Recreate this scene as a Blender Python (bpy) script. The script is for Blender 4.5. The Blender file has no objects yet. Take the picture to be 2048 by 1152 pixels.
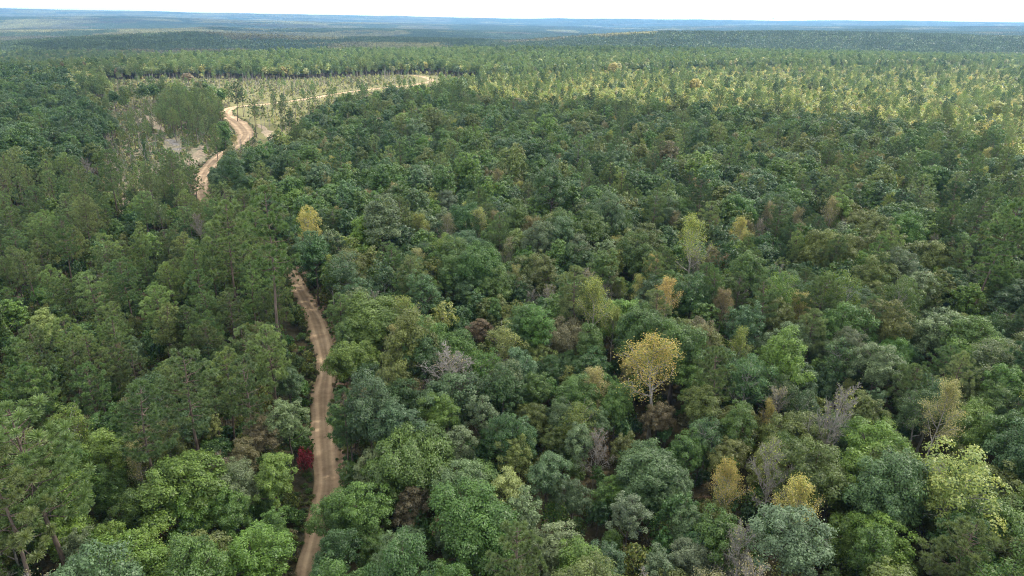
import bpy, math
import numpy as np

# ------------------------------------------------------------------ camera, world, sun, exposure
sc = bpy.context.scene
F = 1365.0                                # focal length in photo pixels (2048 wide)
CX, CY = 1024.0, 576.0
EYE = np.array([0.0, 0.0, 75.0])
PITCH, ROLL = math.radians(21.6), math.radians(0.68)
fwd = np.array([0.0, math.cos(PITCH), -math.sin(PITCH)])
up0 = np.array([0.0, math.sin(PITCH), math.cos(PITCH)])
rt0 = np.array([1.0, 0.0, 0.0])
RT = rt0 * math.cos(ROLL) + up0 * math.sin(ROLL)
UP = up0 * math.cos(ROLL) - rt0 * math.sin(ROLL)
from mathutils import Matrix, Vector
cam_data = bpy.data.cameras.new('camera')
cam = bpy.data.objects.new('camera', cam_data)
sc.collection.objects.link(cam)
cam.matrix_world = Matrix(((RT[0], UP[0], -fwd[0], EYE[0]), (RT[1], UP[1], -fwd[1], EYE[1]),
                           (RT[2], UP[2], -fwd[2], EYE[2]), (0, 0, 0, 1)))
cam_data.sensor_width = 36.0
cam_data.lens = 36.0 * F / 2048.0
cam_data.clip_start = 0.5
cam_data.clip_end = 60000.0
sc.camera = cam

SUN_EL, SUN_AZ = math.radians(46), math.radians(62)      # azimuth from +Y towards +X
SUN_DIR = np.array([math.sin(SUN_AZ) * math.cos(SUN_EL), math.cos(SUN_AZ) * math.cos(SUN_EL), math.sin(SUN_EL)])
world = bpy.data.worlds.new('World')
sc.world = world
world.use_nodes = True
wn, wl = world.node_tree.nodes, world.node_tree.links
wn.clear()
w_out = wn.new('ShaderNodeOutputWorld')
w_bg = wn.new('ShaderNodeBackground')
w_sky = wn.new('ShaderNodeTexSky')
w_sky.sky_type = 'NISHITA'
w_sky.sun_disc = False
w_sky.sun_elevation = SUN_EL
w_sky.sun_rotation = SUN_AZ
w_sky.air_density = 1.0
w_sky.dust_density = 2.0
w_mix = wn.new('ShaderNodeMix'); w_mix.data_type = 'RGBA'
w_tc = wn.new('ShaderNodeTexCoord')
w_noise = wn.new('ShaderNodeTexNoise'); w_noise.inputs['Scale'].default_value = 2.2
w_noise.inputs['Detail'].default_value = 6
w_map = wn.new('ShaderNodeMapping'); w_map.inputs['Scale'].default_value = (1, 1, 2.6)
w_rmp = wn.new('ShaderNodeMapRange')
w_rmp.inputs['From Min'].default_value = 0.35; w_rmp.inputs['From Max'].default_value = 0.65
w_rmp.inputs['To Min'].default_value = 0.55; w_rmp.inputs['To Max'].default_value = 0.85
wl.new(w_tc.outputs['Generated'], w_map.inputs['Vector'])
wl.new(w_map.outputs['Vector'], w_noise.inputs['Vector'])
wl.new(w_noise.outputs['Fac'], w_rmp.inputs['Value'])
w_sep = wn.new('ShaderNodeSeparateXYZ'); wl.new(w_tc.outputs['Generated'], w_sep.inputs[0])
w_hz = wn.new('ShaderNodeMapRange')                      # the veil closes to full cover towards the horizon all round
w_hz.inputs['From Min'].default_value = 0.08; w_hz.inputs['From Max'].default_value = 0.45
w_hz.inputs['To Min'].default_value = 1.0; w_hz.inputs['To Max'].default_value = 0.0
wl.new(w_sep.outputs['Z'], w_hz.inputs['Value'])
w_max = wn.new('ShaderNodeMath'); w_max.operation = 'MAXIMUM'
wl.new(w_rmp.outputs['Result'], w_max.inputs[0]); wl.new(w_hz.outputs['Result'], w_max.inputs[1])
wl.new(w_max.outputs[0], w_mix.inputs['Factor'])
wl.new(w_sky.outputs['Color'], w_mix.inputs['A'])
w_mix.inputs['B'].default_value = (11.0, 11.0, 10.9, 1)     # thin bright cloud veil over the whole sky
wl.new(w_mix.outputs['Result'], w_bg.inputs['Color'])
w_bg.inputs['Strength'].default_value = 0.10
wl.new(w_bg.outputs['Background'], w_out.inputs['Surface'])

sun_data = bpy.data.lights.new('sun', 'SUN')
sun_data.energy = 5.0
sun_data.angle = math.radians(0.53)
sun_data.color = (1.0, 0.93, 0.82)
sun = bpy.data.objects.new('sun', sun_data)
sun.rotation_euler = Vector(-SUN_DIR).to_track_quat('-Z', 'Y').to_euler()
sun.location = (0, 0, 400)
sc.collection.objects.link(sun)

sc.view_settings.view_transform = 'Standard'
sc.view_settings.look = 'None'
sc.view_settings.gamma = 1.0
sc.view_settings.use_curve_mapping = False
sc.view_settings.exposure = 1.03
cy = sc.cycles
cy.max_bounces = 5; cy.diffuse_bounces = 2; cy.glossy_bounces = 1; cy.transmission_bounces = 3
cy.volume_bounces = 1; cy.transparent_max_bounces = 8
cy.use_denoising = True
cy.denoising_prefilter = 'NONE'
cy.filter_width = 1.0
cy.sample_clamp_indirect = 4.0
HAZE_DENSITY = 6.0e-5

# ------------------------------------------------------------------ projection
def project(P):
    """world points (n,3) -> photo px, py, depth"""
    v = np.atleast_2d(P) - EYE
    d = v @ fwd
    dd = np.where(np.abs(d) < 1e-6, 1e-6, d)
    return CX + F * (v @ RT) / dd, CY - F * (v @ UP) / dd, d

def ray(px, py):
    d = fwd + RT * (px - CX) / F - UP * (py - CY) / F
    return d / np.linalg.norm(d)

# ------------------------------------------------------------------ noise
def _hash(ix, iy, seed):
    h = (ix.astype(np.int64) * 374761393 + iy.astype(np.int64) * 668265263 + seed * 982451653) & 0xffffffff
    h = ((h ^ (h >> 13)) * 1274126177) & 0xffffffff
    h = h ^ (h >> 16)
    return (h & 0xffffff) / float(0xffffff)

def vnoise(x, y, seed=0):
    ix, iy = np.floor(x), np.floor(y)
    fx, fy = x - ix, y - iy
    fx, fy = fx * fx * (3 - 2 * fx), fy * fy * (3 - 2 * fy)
    a, b = _hash(ix, iy, seed), _hash(ix + 1, iy, seed)
    c, d = _hash(ix, iy + 1, seed), _hash(ix + 1, iy + 1, seed)
    return (a * (1 - fx) + b * fx) * (1 - fy) + (c * (1 - fx) + d * fx) * fy

def fbm(x, y, seed=0, octs=3):
    s, a, t = 0, 1.0, 0
    for o in range(octs):
        s = s + a * vnoise(x * 2 ** o, y * 2 ** o, seed + o * 17); t += a; a *= 0.5
    return s / t

# ------------------------------------------------------------------ terrain
TREE_H = 16.0
_KX = np.array([-60, 200, 400, 600, 800, 1000, 1240, 1500, 1800, 2110.0])
_CREST = [  # (distance, photo height of the canopy crest at each _KX)
    (2500, [92, 78, 71, 80, 76, 76, 70, 69, 70, 71]),
    (4600, [62, 57, 52, 58, 62, 64, 68, 62, 60, 62]),
    (8000, [34, 33, 38, 44, 48, 51, 58, 52, 51, 53]),
    (14500, [16.5, 20.5, 25, 29, 33, 37, 39.0, 41, 43, 45]),
]
_EDGE = np.array([980, 1080, 1180, 1270, 1340, 1400, 1450, 1500, 1500, 1500.0])
_V1 = np.array([-34, -36, -36, -34, -30, -16, -10, -8, -8, -8.0])
def _azr(px, py):
    d = ray(px, py)
    return math.atan2(d[0], d[1]), d[2] / math.hypot(d[0], d[1])
_AZ = np.array([_azr(x, 60)[0] for x in _KX])
_knots_r, _knots_h = [], []
for r, ys in _CREST:
    _knots_h.append((r, np.array([EYE[2] + r * _azr(x, y)[1] - TREE_H for x, y in zip(_KX, ys)])))

def height(x, y):
    x = np.asarray(x, float); y = np.asarray(y, float)
    r = np.hypot(x, y) + 1e-6
    az = np.arctan2(x, y)
    lim = _AZ[-1]
    azc = np.clip(az, _AZ[0], lim)
    edge = np.interp(azc, _AZ, _EDGE)
    v1 = np.interp(azc, _AZ, _V1)
    H = [np.interp(azc, _AZ, h) for _, h in _knots_h]
    R = [rr for rr, _ in _knots_h]
    back = np.clip((np.abs(az) - 0.75) / 0.8, 0, 1)
    ks = [(edge * 0 + 0.0, 0 * r), (edge, 0 * r), (edge * 1.38, v1), (0 * r + R[0], H[0])]
    for a in range(3):
        rm = 0.5 * (R[a] + R[a + 1]) * 0.96
        vm = np.minimum(H[a], H[a + 1]) - [26, 22, 20][a]
        ks.append((0 * r + rm, vm)); ks.append((0 * r + R[a + 1], H[a + 1]))
    ks.append((0 * r + 26000, H[3] - 60)); ks.append((0 * r + 60000, H[3] - 400))
    h = np.zeros_like(r)
    for (r0, h0), (r1, h1) in zip(ks[:-1], ks[1:]):
        t = np.clip((r - r0) / (r1 - r0), 0, 1)
        s = t * t * (3 - 2 * t)
        h = np.where((r >= r0) & (r <= r1), h0 + (h1 - h0) * s, h)
    h = h * (1 - back)
    amp = np.clip((r - 900) / 1500, 0, 1)
    h = h + (fbm(x / 170, y / 170, 5, 2) - 0.5) * 3.0 * np.clip(r / 200, 0.2, 1)
    h = h + amp * ((fbm(x / 850, y / 850, 9, 4) - 0.5) * 44)
    return h

def ground_at(px, py, z=0.0):
    """world point where the photo ray meets the plane z above the ground (iterated)"""
    d = ray(px, py)
    P = EYE.copy(); hz = 0.0
    for _ in range(12):
        t = (hz + z - EYE[2]) / d[2]
        P = EYE + d * t
        hz = float(height(P[0], P[1]))
    return P

# ------------------------------------------------------------------ mesh helpers
col = sc.collection
def tagp(o, label=None, category=None, group=None, kind=None):
    if label: o['label'] = label
    if category: o['category'] = category
    if group: o['group'] = group
    if kind: o['kind'] = kind
    return o

def make_mesh(name, V, loops, sizes, mats, matidx=None, shade=None, smooth=False):
    me = bpy.data.meshes.new(name)
    V = np.asarray(V, np.float32); loops = np.asarray(loops, np.int32); sizes = np.asarray(sizes, np.int32)
    me.vertices.add(len(V)); me.vertices.foreach_set('co', V.ravel())
    me.loops.add(len(loops)); me.loops.foreach_set('vertex_index', loops)
    me.polygons.add(len(sizes))
    starts = np.concatenate(([0], np.cumsum(sizes)[:-1])).astype(np.int32)
    me.polygons.foreach_set('loop_start', starts)
    me.polygons.foreach_set('loop_total', sizes)
    if matidx is not None: me.polygons.foreach_set('material_index', np.asarray(matidx, np.int32))
    if smooth: me.polygons.foreach_set('use_smooth', np.ones(len(sizes), bool))
    for m in mats: me.materials.append(m)
    if shade is not None:
        a = me.attributes.new('shade', 'FLOAT', 'POINT'); a.data.foreach_set('value', np.asarray(shade, np.float32))
    me.update(calc_edges=True)
    return me

class Geo:
    def __init__(s): s.V = []; s.L = []; s.S = []; s.M = []; s.A = []; s.n = 0
    def add(s, V, faces, mat=0, shade=None):
        V = np.asarray(V, float).reshape(-1, 3); faces = np.asarray(faces, int)
        s.V.append(V); s.L.append((faces + s.n).ravel()); s.S.append(np.full(len(faces), faces.shape[1]))
        s.M.append(np.full(len(faces), mat)); s.A.append(np.full(len(V), 0.5) if shade is None else shade); s.n += len(V)
    def merged(s, o):
        g = Geo(); off = s.n
        g.V = s.V + o.V; g.L = s.L + [l + off for l in o.L]; g.S = s.S + o.S; g.M = s.M + o.M; g.A = s.A + o.A; g.n = s.n + o.n
        return g
    def mesh(s, name, mats, smooth=False):
        return make_mesh(name, np.concatenate(s.V), np.concatenate(s.L), np.concatenate(s.S), mats, np.concatenate(s.M), np.concatenate(s.A), smooth)

def unit(v): return v / (np.linalg.norm(v, axis=-1, keepdims=True) + 1e-9)

def add_leaves(g, P, N, size, rng, mat=1, aspect=0.62, rough=0.6, shade=None):
    n = len(P)
    N = unit(N + rng.normal(0, rough, (n, 3)))
    t = unit(np.cross(N, rng.normal(0, 1, (n, 3))))
    b = np.cross(N, t)
    s = (size * rng.uniform(0.7, 1.3, n))[:, None]
    q = np.stack([P - t * s * .5, P + b * s * aspect * .5 - N * s * .12, P + t * s * .5, P - b * s * aspect * .5 - N * s * .12], 1)
    sh = rng.uniform(0, 1, n) if shade is None else shade
    g.add(q.reshape(-1, 3), np.arange(4 * n).reshape(n, 4), mat, np.repeat(sh, 4))

def add_tube(g, pts, rad, sides=5, mat=0):
    pts = np.asarray(pts, float); rad = np.asarray(rad, float); k = len(pts)
    d = np.gradient(pts, axis=0); d = unit(d)
    ref = np.array([0.0, 0, 1]) if abs(d[0][2]) < 0.9 else np.array([1.0, 0, 0])
    u = unit(np.cross(d, ref)); w = np.cross(d, u)
    a = np.arange(sides) * 2 * math.pi / sides
    V = pts[:, None, :] + rad[:, None, None] * (np.cos(a)[None, :, None] * u[:, None, :] + np.sin(a)[None, :, None] * w[:, None, :])
    i = np.arange(k - 1)[:, None] * sides; j = np.arange(sides)[None, :]; j2 = (j + 1) % sides
    fcs = np.stack([i + j, i + j2, i + sides + j2, i + sides + j], -1).reshape(-1, 4)
    g.add(V.reshape(-1, 3), fcs, mat)

# ------------------------------------------------------------------ materials
def nodes_of(m):
    m.use_nodes = True
    nt = m.node_tree; nt.nodes.clear()
    return nt.nodes, nt.links

def leaf_material(name, jitter=0.35, transl=0.3, default=None, hue=.015):
    m = bpy.data.materials.new(name); n, l = nodes_of(m)
    out = n.new('ShaderNodeOutputMaterial')
    at = n.new('ShaderNodeAttribute'); at.attribute_type = 'INSTANCER'; at.attribute_name = 'tint'
    sh = n.new('ShaderNodeAttribute'); sh.attribute_name = 'shade'
    hsv = n.new('ShaderNodeHueSaturation')
    mr = n.new('ShaderNodeMapRange'); mr.inputs['To Min'].default_value = 1 - jitter; mr.inputs['To Max'].default_value = 1 + jitter
    mh = n.new('ShaderNodeMapRange'); mh.inputs['To Min'].default_value = 0.5 + hue; mh.inputs['To Max'].default_value = 0.5 - hue
    l.new(sh.outputs['Fac'], mr.inputs['Value']); l.new(sh.outputs['Fac'], mh.inputs['Value'])
    l.new(mr.outputs['Result'], hsv.inputs['Value']); l.new(mh.outputs['Result'], hsv.inputs['Hue'])
    if default is None: l.new(at.outputs['Color'], hsv.inputs['Color'])
    else: hsv.inputs['Color'].default_value = (*default, 1)
    p = n.new('ShaderNodeBsdfPrincipled'); p.inputs['Roughness'].default_value = 0.45
    p.inputs['Specular IOR Level'].default_value = 0.5
    tr = n.new('ShaderNodeBsdfTranslucent')
    g = n.new('ShaderNodeMix'); g.data_type = 'RGBA'; g.blend_type = 'MULTIPLY'; g.inputs['Factor'].default_value = 1
    g.inputs['B'].default_value = (1.5, 1.55, 0.8, 1)
    mx = n.new('ShaderNodeMixShader'); mx.inputs['Fac'].default_value = transl
    l.new(hsv.outputs['Color'], p.inputs['Base Color']); l.new(hsv.outputs['Color'], g.inputs['A'])
    l.new(g.outputs['Result'], tr.inputs['Color'])
    l.new(p.outputs[0], mx.inputs[1]); l.new(tr.outputs[0], mx.inputs[2]); l.new(mx.outputs[0], out.inputs['Surface'])
    return m

def noise_material(name, c1, c2, scale=3.0, rough=0.9, stretch=(1, 1, 1), c3=None, bump=0.0, detail=5):
    m = bpy.data.materials.new(name); n, l = nodes_of(m)
    out = n.new('ShaderNodeOutputMaterial'); p = n.new('ShaderNodeBsdfPrincipled')
    p.inputs['Roughness'].default_value = rough; p.inputs['Specular IOR Level'].default_value = 0.15
    tc = n.new('ShaderNodeTexCoord'); mp = n.new('ShaderNodeMapping'); mp.inputs['Scale'].default_value = stretch
    nz = n.new('ShaderNodeTexNoise'); nz.inputs['Scale'].default_value = scale; nz.inputs['Detail'].default_value = detail
    cr = n.new('ShaderNodeValToRGB')
    cr.color_ramp.elements[0].position = 0.32; cr.color_ramp.elements[0].color = (*c1, 1)
    cr.color_ramp.elements[1].position = 0.68; cr.color_ramp.elements[1].color = (*c2, 1)
    if c3:
        e = cr.color_ramp.elements.new(0.5); e.color = (*c3, 1)
    l.new(tc.outputs['Object'], mp.inputs['Vector']); l.new(mp.outputs['Vector'], nz.inputs['Vector'])
    l.new(nz.outputs['Fac'], cr.inputs['Fac']); l.new(cr.outputs['Color'], p.inputs['Base Color'])
    if bump:
        b = n.new('ShaderNodeBump'); b.inputs['Strength'].default_value = bump; b.inputs['Distance'].default_value = 0.2
        l.new(nz.outputs['Fac'], b.inputs['Height']); l.new(b.outputs['Normal'], p.inputs['Normal'])
    l.new(p.outputs[0], out.inputs['Surface'])
    return m

M_LEAF = leaf_material('leaf', 0.55, 0.2)
M_NEEDLE = leaf_material('needle', 0.4, 0.32)
M_SPARSE = leaf_material('autumn_leaf', 0.5, 0.35, hue=.045)
M_BARK = noise_material('grey_brown_bark', (0.06, 0.05, 0.045), (0.17, 0.145, 0.125), 1.6, stretch=(3, 3, .7))
M_PALE = noise_material('pale_bark', (0.2, 0.19, 0.175), (0.42, 0.40, 0.37), 2.0, stretch=(3, 3, .6))
M_PINEBARK = noise_material('pine_bark', (0.07, 0.055, 0.045), (0.19, 0.15, 0.125), 1.5, stretch=(3, 3, .7))
M_TWIG = noise_material('grey_twig_bark', (.19, .18, .165), (.38, .36, .33), 2.0, stretch=(3, 3, .6))
M_DEAD = noise_material('weathered_wood', (0.16, 0.145, 0.13), (0.36, 0.335, 0.31), 2.0, stretch=(3, 3, .6))

# ------------------------------------------------------------------ tree prototypes
def oak_geo(seed, R=4.2, H=16.0, lod=0, lobes=34, flat=1.0, base=0.3, density=1.0, twiggy=False):
    rng = np.random.default_rng(seed)
    t, c = Geo(), Geo()
    zc = H * (base + 1) * 0.5; az = H * (1 - base) * 0.5
    L = []
    off = rng.uniform(0, 6.28)
    lobes = int(lobes * 1.25)
    for i in range(lobes):
        u = (i + 0.5) / lobes
        cz = 1 - 1.55 * u                                  # from the top down past the equator
        ph = i * 2.39996 + off + rng.normal(0, .25)
        s = math.sqrt(max(0, 1 - cz * cz))
        k = rng.uniform(0.60, 0.95)
        if rng.uniform() < .10: continue
        wob = 1 + 0.30 * math.sin(2 * ph + off) + 0.12 * math.sin(3 * ph + 2 * off)
        p = np.array([math.cos(ph) * s * R * k * wob, math.sin(ph) * s * R * k * wob, zc + cz * az * k * flat * rng.uniform(.88, 1.08)])
        r = R * rng.uniform(0.15, 0.31)
        L.append((p, r))
    for i in range(lobes // 5):
        d = unit(rng.normal(0, 1, 3)); L.append((np.array([0, 0, zc]) + d * [R * .35, R * .35, az * .4], R * .38))
    per = [430, 90, 16][lod]; size = [0.26, 0.56, 1.35][lod]
    ctr = np.array([0, 0, zc - az * 0.45])
    for p, r in L:
        n = max(4, int(per * density * (r / (R * .28)) ** 2 * (R / 4.2) ** 2))
        d = unit(rng.normal(0, 1, (n, 3)) + unit(p - ctr) * 0.75 + [0, 0, 0.35])
        rad = r * (1 - 0.38 * rng.uniform(0, 1, n) ** 2)
        rad = np.where(rng.uniform(0, 1, n) < .14, r * rng.uniform(1.0, 1.32, n), rad)
        rad *= 1 + 0.22 * np.sin(d[:, 0] * 7 + p[0]) * np.sin(d[:, 1] * 7 + p[1])
        P = p + d * rad[:, None] * [1, 1, .85]
        shl = np.clip(rng.normal(0.5, 0.22) * 0.4 + rng.uniform(0, 1, n) * 0.6, 0, 1)
        add_leaves(c, P, d + [0, 0, .35], size, rng, 1, 0.6, 0.38, shl)
    top = zc + az * .35
    lean = rng.normal(0, .35, 2)
    zs = np.linspace(-0.5, top, 7)
    path = np.stack([lean[0] * (zs / top) ** 2 + .1 * np.sin(zs), lean[1] * (zs / top) ** 2 + .1 * np.cos(zs * 1.3), zs], 1)
    sides = [7, 5, 3][lod]
    add_tube(t, path, np.interp(zs, [-.5, 1, top], [.34, .25, .07]) * R / 4.2, sides)
    if lod < 2:
        for i in rng.permutation(len(L))[: (16 if lod == 0 else 6)]:
            p = L[i][0]; z0 = max(H * base * .75, min(p[2] - 1.2, top - .5) - rng.uniform(.5, 2))
            a = np.array([np.interp(z0, zs, path[:, 0]), np.interp(z0, zs, path[:, 1]), z0])
            mid = (a + p) / 2 + [0, 0, -.4] + rng.normal(0, .25, 3)
            add_tube(t, [a, mid, p], [.12, .07, .03], 4 if lod == 0 else 3)
            if lod == 0:
                for _ in range(3):
                    e = p + rng.normal(0, 1, 3) * L[i][1] * .7
                    add_tube(t, [mid, (mid + e) / 2 + [0, 0, .1], e], [.05, .03, .012], 3)
    return t, c

def pine_geo(seed, H=20.0, R=3.4, lod=0, base=0.45, open_=1.0):
    rng = np.random.default_rng(seed)
    t, c = Geo(), Geo()
    zs = np.linspace(-.5, H - .4, 9)
    ln = rng.normal(0, .4, 2); ph0 = rng.uniform(0, 6)
    fx = lambda z: np.stack([ln[0] * (z / H) ** 2 + .12 * np.sin(z * .4 + ph0), ln[1] * (z / H) ** 2 + .12 * np.cos(z * .35 + ph0), z], -1)
    add_tube(t, fx(zs), np.interp(zs, [-.5, 1, H], [.3, .22, .04]) * H / 20, [7, 5, 3][lod])
    z = H * base; puffs = []
    bi = 0
    while z < H - .3:
        f = (z - H * base) / (H * (1 - base))
        Rz = R * (math.sin(math.pi * min(1, 0.30 + f * .55)) ** 0.8) * (1 - f ** 3.0) + .35
        nb = int(rng.integers(3, 6)) if f < .85 else 3
        for k in range(nb):
            if rng.uniform() < .27 * open_: continue
            ph = bi * 2.39996 + rng.normal(0, .3); bi += 1
            ln_ = Rz * rng.uniform(.65, 1.12)
            rise = ln_ * (0.15 + .55 * f) + rng.normal(0, .15)
            a = fx(np.array(z)); e = a + [math.cos(ph) * ln_, math.sin(ph) * ln_, rise]
            mid = (a + e) / 2 + [0, 0, -.12 * ln_]
            if lod < 2: add_tube(t, [a, mid, e], [.065, .04, .02], 3)
            m = 1 + int(ln_ > 1.3) + int(ln_ > 2.3)
            for j in range(m):
                q = e + (mid - e) * (j * .62) + rng.normal(0, .22, 3) * (1 if j else .4)
                puffs.append((q, rng.uniform(.5, .8) * (1 - .12 * j)))
                if lod == 0 and ln_ > 1.6 and rng.uniform() < .7:
                    sd = np.array([-math.sin(ph), math.cos(ph), .1]) * rng.choice([-1, 1]) * rng.uniform(.5, .95)
                    puffs.append((q + sd, rng.uniform(.42, .62)))
        z += rng.uniform(.5, .85) * (H / 20)
    puffs.append((fx(np.array(H - .2)), .6))
    per = [110, 30, 7][lod]; wid = [.05, .14, .46][lod]; lm = [.82, .9, 1.2][lod]
    for q, r in puffs:
        n = per
        d = unit(rng.normal(0, 1, (n, 3)) + [0, 0, .55] + unit(q - [0, 0, q[2] - .6]) * .35)
        s = unit(np.cross(d, rng.normal(0, 1, (n, 3))))
        a = q + d * r * .12; ln_ = (r * lm * rng.uniform(.75, 1.1, n))[:, None]
        w = wid * r / .65
        V = np.stack([a - s * w * .5, a + s * w * .5, q + d * ln_ + s * w * .35, q + d * ln_ - s * w * .35], 1)
        sh = np.clip(rng.normal(.5, .15) + rng.uniform(-.3, .3, n), 0, 1)
        c.add(V.reshape(-1, 3), np.arange(4 * n).reshape(n, 4), 1, np.repeat(sh, 4))
    return t, c

def skeleton(g, rng, H, spread, start=.35, nmain=11, twigs=True, r0=.2, sides=6, up=.75, dense=1):
    """ascending vase-shaped limbs; returns the points twigs end at"""
    zs = np.linspace(-.5, H * .97, 9); bx = rng.normal(0, .5, 2)
    f = lambda z: np.stack([bx[0] * (z / H) ** 2 + .1 * np.sin(z * .7), bx[1] * (z / H) ** 2 + .1 * np.cos(z * .6), z], -1)
    add_tube(g, f(zs), np.interp(zs, [-.5, 1, H], [r0 * 1.35, r0, .02]), sides)
    tips = []
    for i in range(nmain):
        u = (i + .5) / nmain
        z = H * (start + (0.93 - start) * u ** .9)
        ph = i * 2.39996 + rng.normal(0, .35)
        L = spread * (1.15 - .75 * u) * rng.uniform(.8, 1.15) * 1.25
        el = up + .25 * u + rng.normal(0, .1)
        d = np.array([math.cos(ph) * math.cos(el), math.sin(ph) * math.cos(el), math.sin(el)])
        a = f(np.array(z)); pts = [a]
        for k in range(4):
            d = unit(d + [0, 0, .10] + rng.normal(0, .09, 3)); pts.append(pts[-1] + d * L / 4)
        add_tube(g, pts, np.linspace(r0 * .42 * (1.1 - .6 * u), .018, 5), 4)
        for k in range(1, 5):
            for m in range(3 * dense if twigs else 1):
                dd = unit(d + rng.normal(0, .55, 3) + [0, 0, .15]); l2 = L * rng.uniform(.2, .42)
                p1 = pts[k] + dd * l2 * .5 + rng.normal(0, .06, 3); p2 = p1 + unit(dd + rng.normal(0, .3, 3)) * l2 * .5
                add_tube(g, [pts[k], p1, p2], [.032, .022, .01], 3)
                tips += [p1, p2]
                if twigs:
                    for _ in range(1 + dense):
                        p3 = p1 + unit(dd + rng.normal(0, .7, 3)) * l2 * .5
                        add_tube(g, [p1, p3], [.018, .008], 3); tips.append(p3)
        tips.append(pts[-1])
    tips.append(f(np.array(H * .97)))
    return np.array(tips)

def sparse_geo(seed, H=17.0, spread=3.4, leaves=2600, lod=0, start=.38, size=.27, fill=.35, dense=1):
    rng = np.random.default_rng(seed)
    t, c = Geo(), Geo()
    tips = skeleton(t, rng, H, spread, start, (14 if lod == 0 else 9) + 5 * (dense - 1), lod == 0, r0=.2 / dense ** .4, dense=dense)
    n = leaves if lod == 0 else leaves // 3
    if n:
        w = rng.uniform(0, 1, len(tips)) ** 1.5 + .05
        w *= .4 + (tips[:, 2] / H) ** 2
        idx = rng.choice(len(tips), n, p=w / w.sum())
        P = tips[idx] + rng.normal(0, fill, (n, 3))
        add_leaves(c, P, np.tile([0, 0, .7], (n, 1)), size * (1 if lod == 0 else 1.6), rng, 1, .8, .9)
    return t, c

def shrub_geo(seed, R=1.6, H=2.2, lod=1, lobes=9):
    rng = np.random.default_rng(seed)
    t, c = Geo(), Geo()
    for i in range(4):
        ph = rng.uniform(0, 6.3); e = np.array([math.cos(ph) * R * .5, math.sin(ph) * R * .5, H * .8])
        add_tube(t, [[0, 0, -.2], e * [.4, .4, .5], e], [.05, .04, .015], 3)
    for i in range(lobes):
        ph = i * 2.4 + rng.uniform(0, 1); k = rng.uniform(.1, .75)
        p = np.array([math.cos(ph) * R * k, math.sin(ph) * R * k, H * (.85 - .5 * k) * rng.uniform(.7, 1.1)])
        n = [110, 40, 9][lod]
        d = unit(rng.normal(0, 1, (n, 3)) + [0, 0, .5])
        add_leaves(c, p + d * (R * .42) * rng.uniform(.6, 1.1, (n, 1)), d, [.24, .42, .9][lod], rng, 1, .6, .7)
    return t, c

def sapling_geo(seed, H=6.0, R=1.3, lod=1):
    rng = np.random.default_rng(seed)
    t, c = Geo(), Geo()
    add_tube(t, [[0, 0, -.3], [.05, .1, H * .5], [0.1, 0, H]], [.07, .05, .015], 4)
    n = [900, 300, 110][lod]
    z = rng.uniform(.22, 1, n) ** .8
    prof = np.sin(np.pi * np.clip((z - .12) / .9, 0, 1)) ** .7
    ph = rng.uniform(0, 6.283, n)
    ph = np.round(ph / 1.05 + np.floor(z * 7) * .5) * 1.05 + rng.normal(0, .32, n)
    rr = R * prof * rng.uniform(.25, 1.05, n)
    P = np.stack([np.cos(ph) * rr, np.sin(ph) * rr, z * H], 1)
    add_leaves(c, P, unit(P - [0, 0, H * .45]), [.26, .42, .75][lod], rng, 1, .6, .7)
    return t, c

def snag_geo(seed, H=11.0, vine=False):
    rng = np.random.default_rng(seed)
    t, c = Geo(), Geo()
    lx = rng.normal(0, .5, 2)
    zs = np.linspace(-.4, H, 6)
    path = np.stack([lx[0] * (zs / H) ** 2, lx[1] * (zs / H) ** 2, zs], 1)
    add_tube(t, path, np.interp(zs, [0, H], [.2, .07]), 6)
    for i in range(7):
        z = H * rng.uniform(.35, .97); ph = rng.uniform(0, 6.3); L = rng.uniform(.6, 2.3)
        a = np.array([np.interp(z, zs, path[:, 0]), np.interp(z, zs, path[:, 1]), z])
        m = a + [math.cos(ph) * L * .5, math.sin(ph) * L * .5, L * .35]
        add_tube(t, [a, m, m + [math.cos(ph) * L * .4, math.sin(ph) * L * .4, L * .45]], [.06, .035, .012], 3)
    if vine:
        n = 1500; z = rng.uniform(.02, 1.0, n) * H; ph = rng.uniform(0, 6.283, n)
        rr = (.75 * (1 - .45 * z / H) + .25 * np.sin(z * 1.7)) * rng.uniform(.7, 1.1, n)
        P = np.stack([np.cos(ph) * rr + np.interp(z, zs, path[:, 0]), np.sin(ph) * rr + np.interp(z, zs, path[:, 1]), z], 1)
        add_leaves(c, P, np.stack([np.cos(ph), np.sin(ph), .3 + 0 * ph], 1), .3, rng, 1, .8, .5)
    return t, c

class Proto:
    """one shape of tree: trunk and crown meshes for single trees, one joined mesh for the wood"""
    def __init__(s, name, geo, bark, leafm, width, czf, H, crown_name='crown', mats_only=None):
        t, c = geo
        s.name, s.width, s.czf, s.H, s.crown_name = name, width, czf, H, crown_name
        s.trunk = t.mesh(name + '_trunk', [bark])
        s.crown = c.mesh(name + '_crown', [leafm, leafm]) if c.n else None
        s.full = (t.merged(c) if c.n else t).mesh(name + '_full', [bark, leafm])

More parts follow.
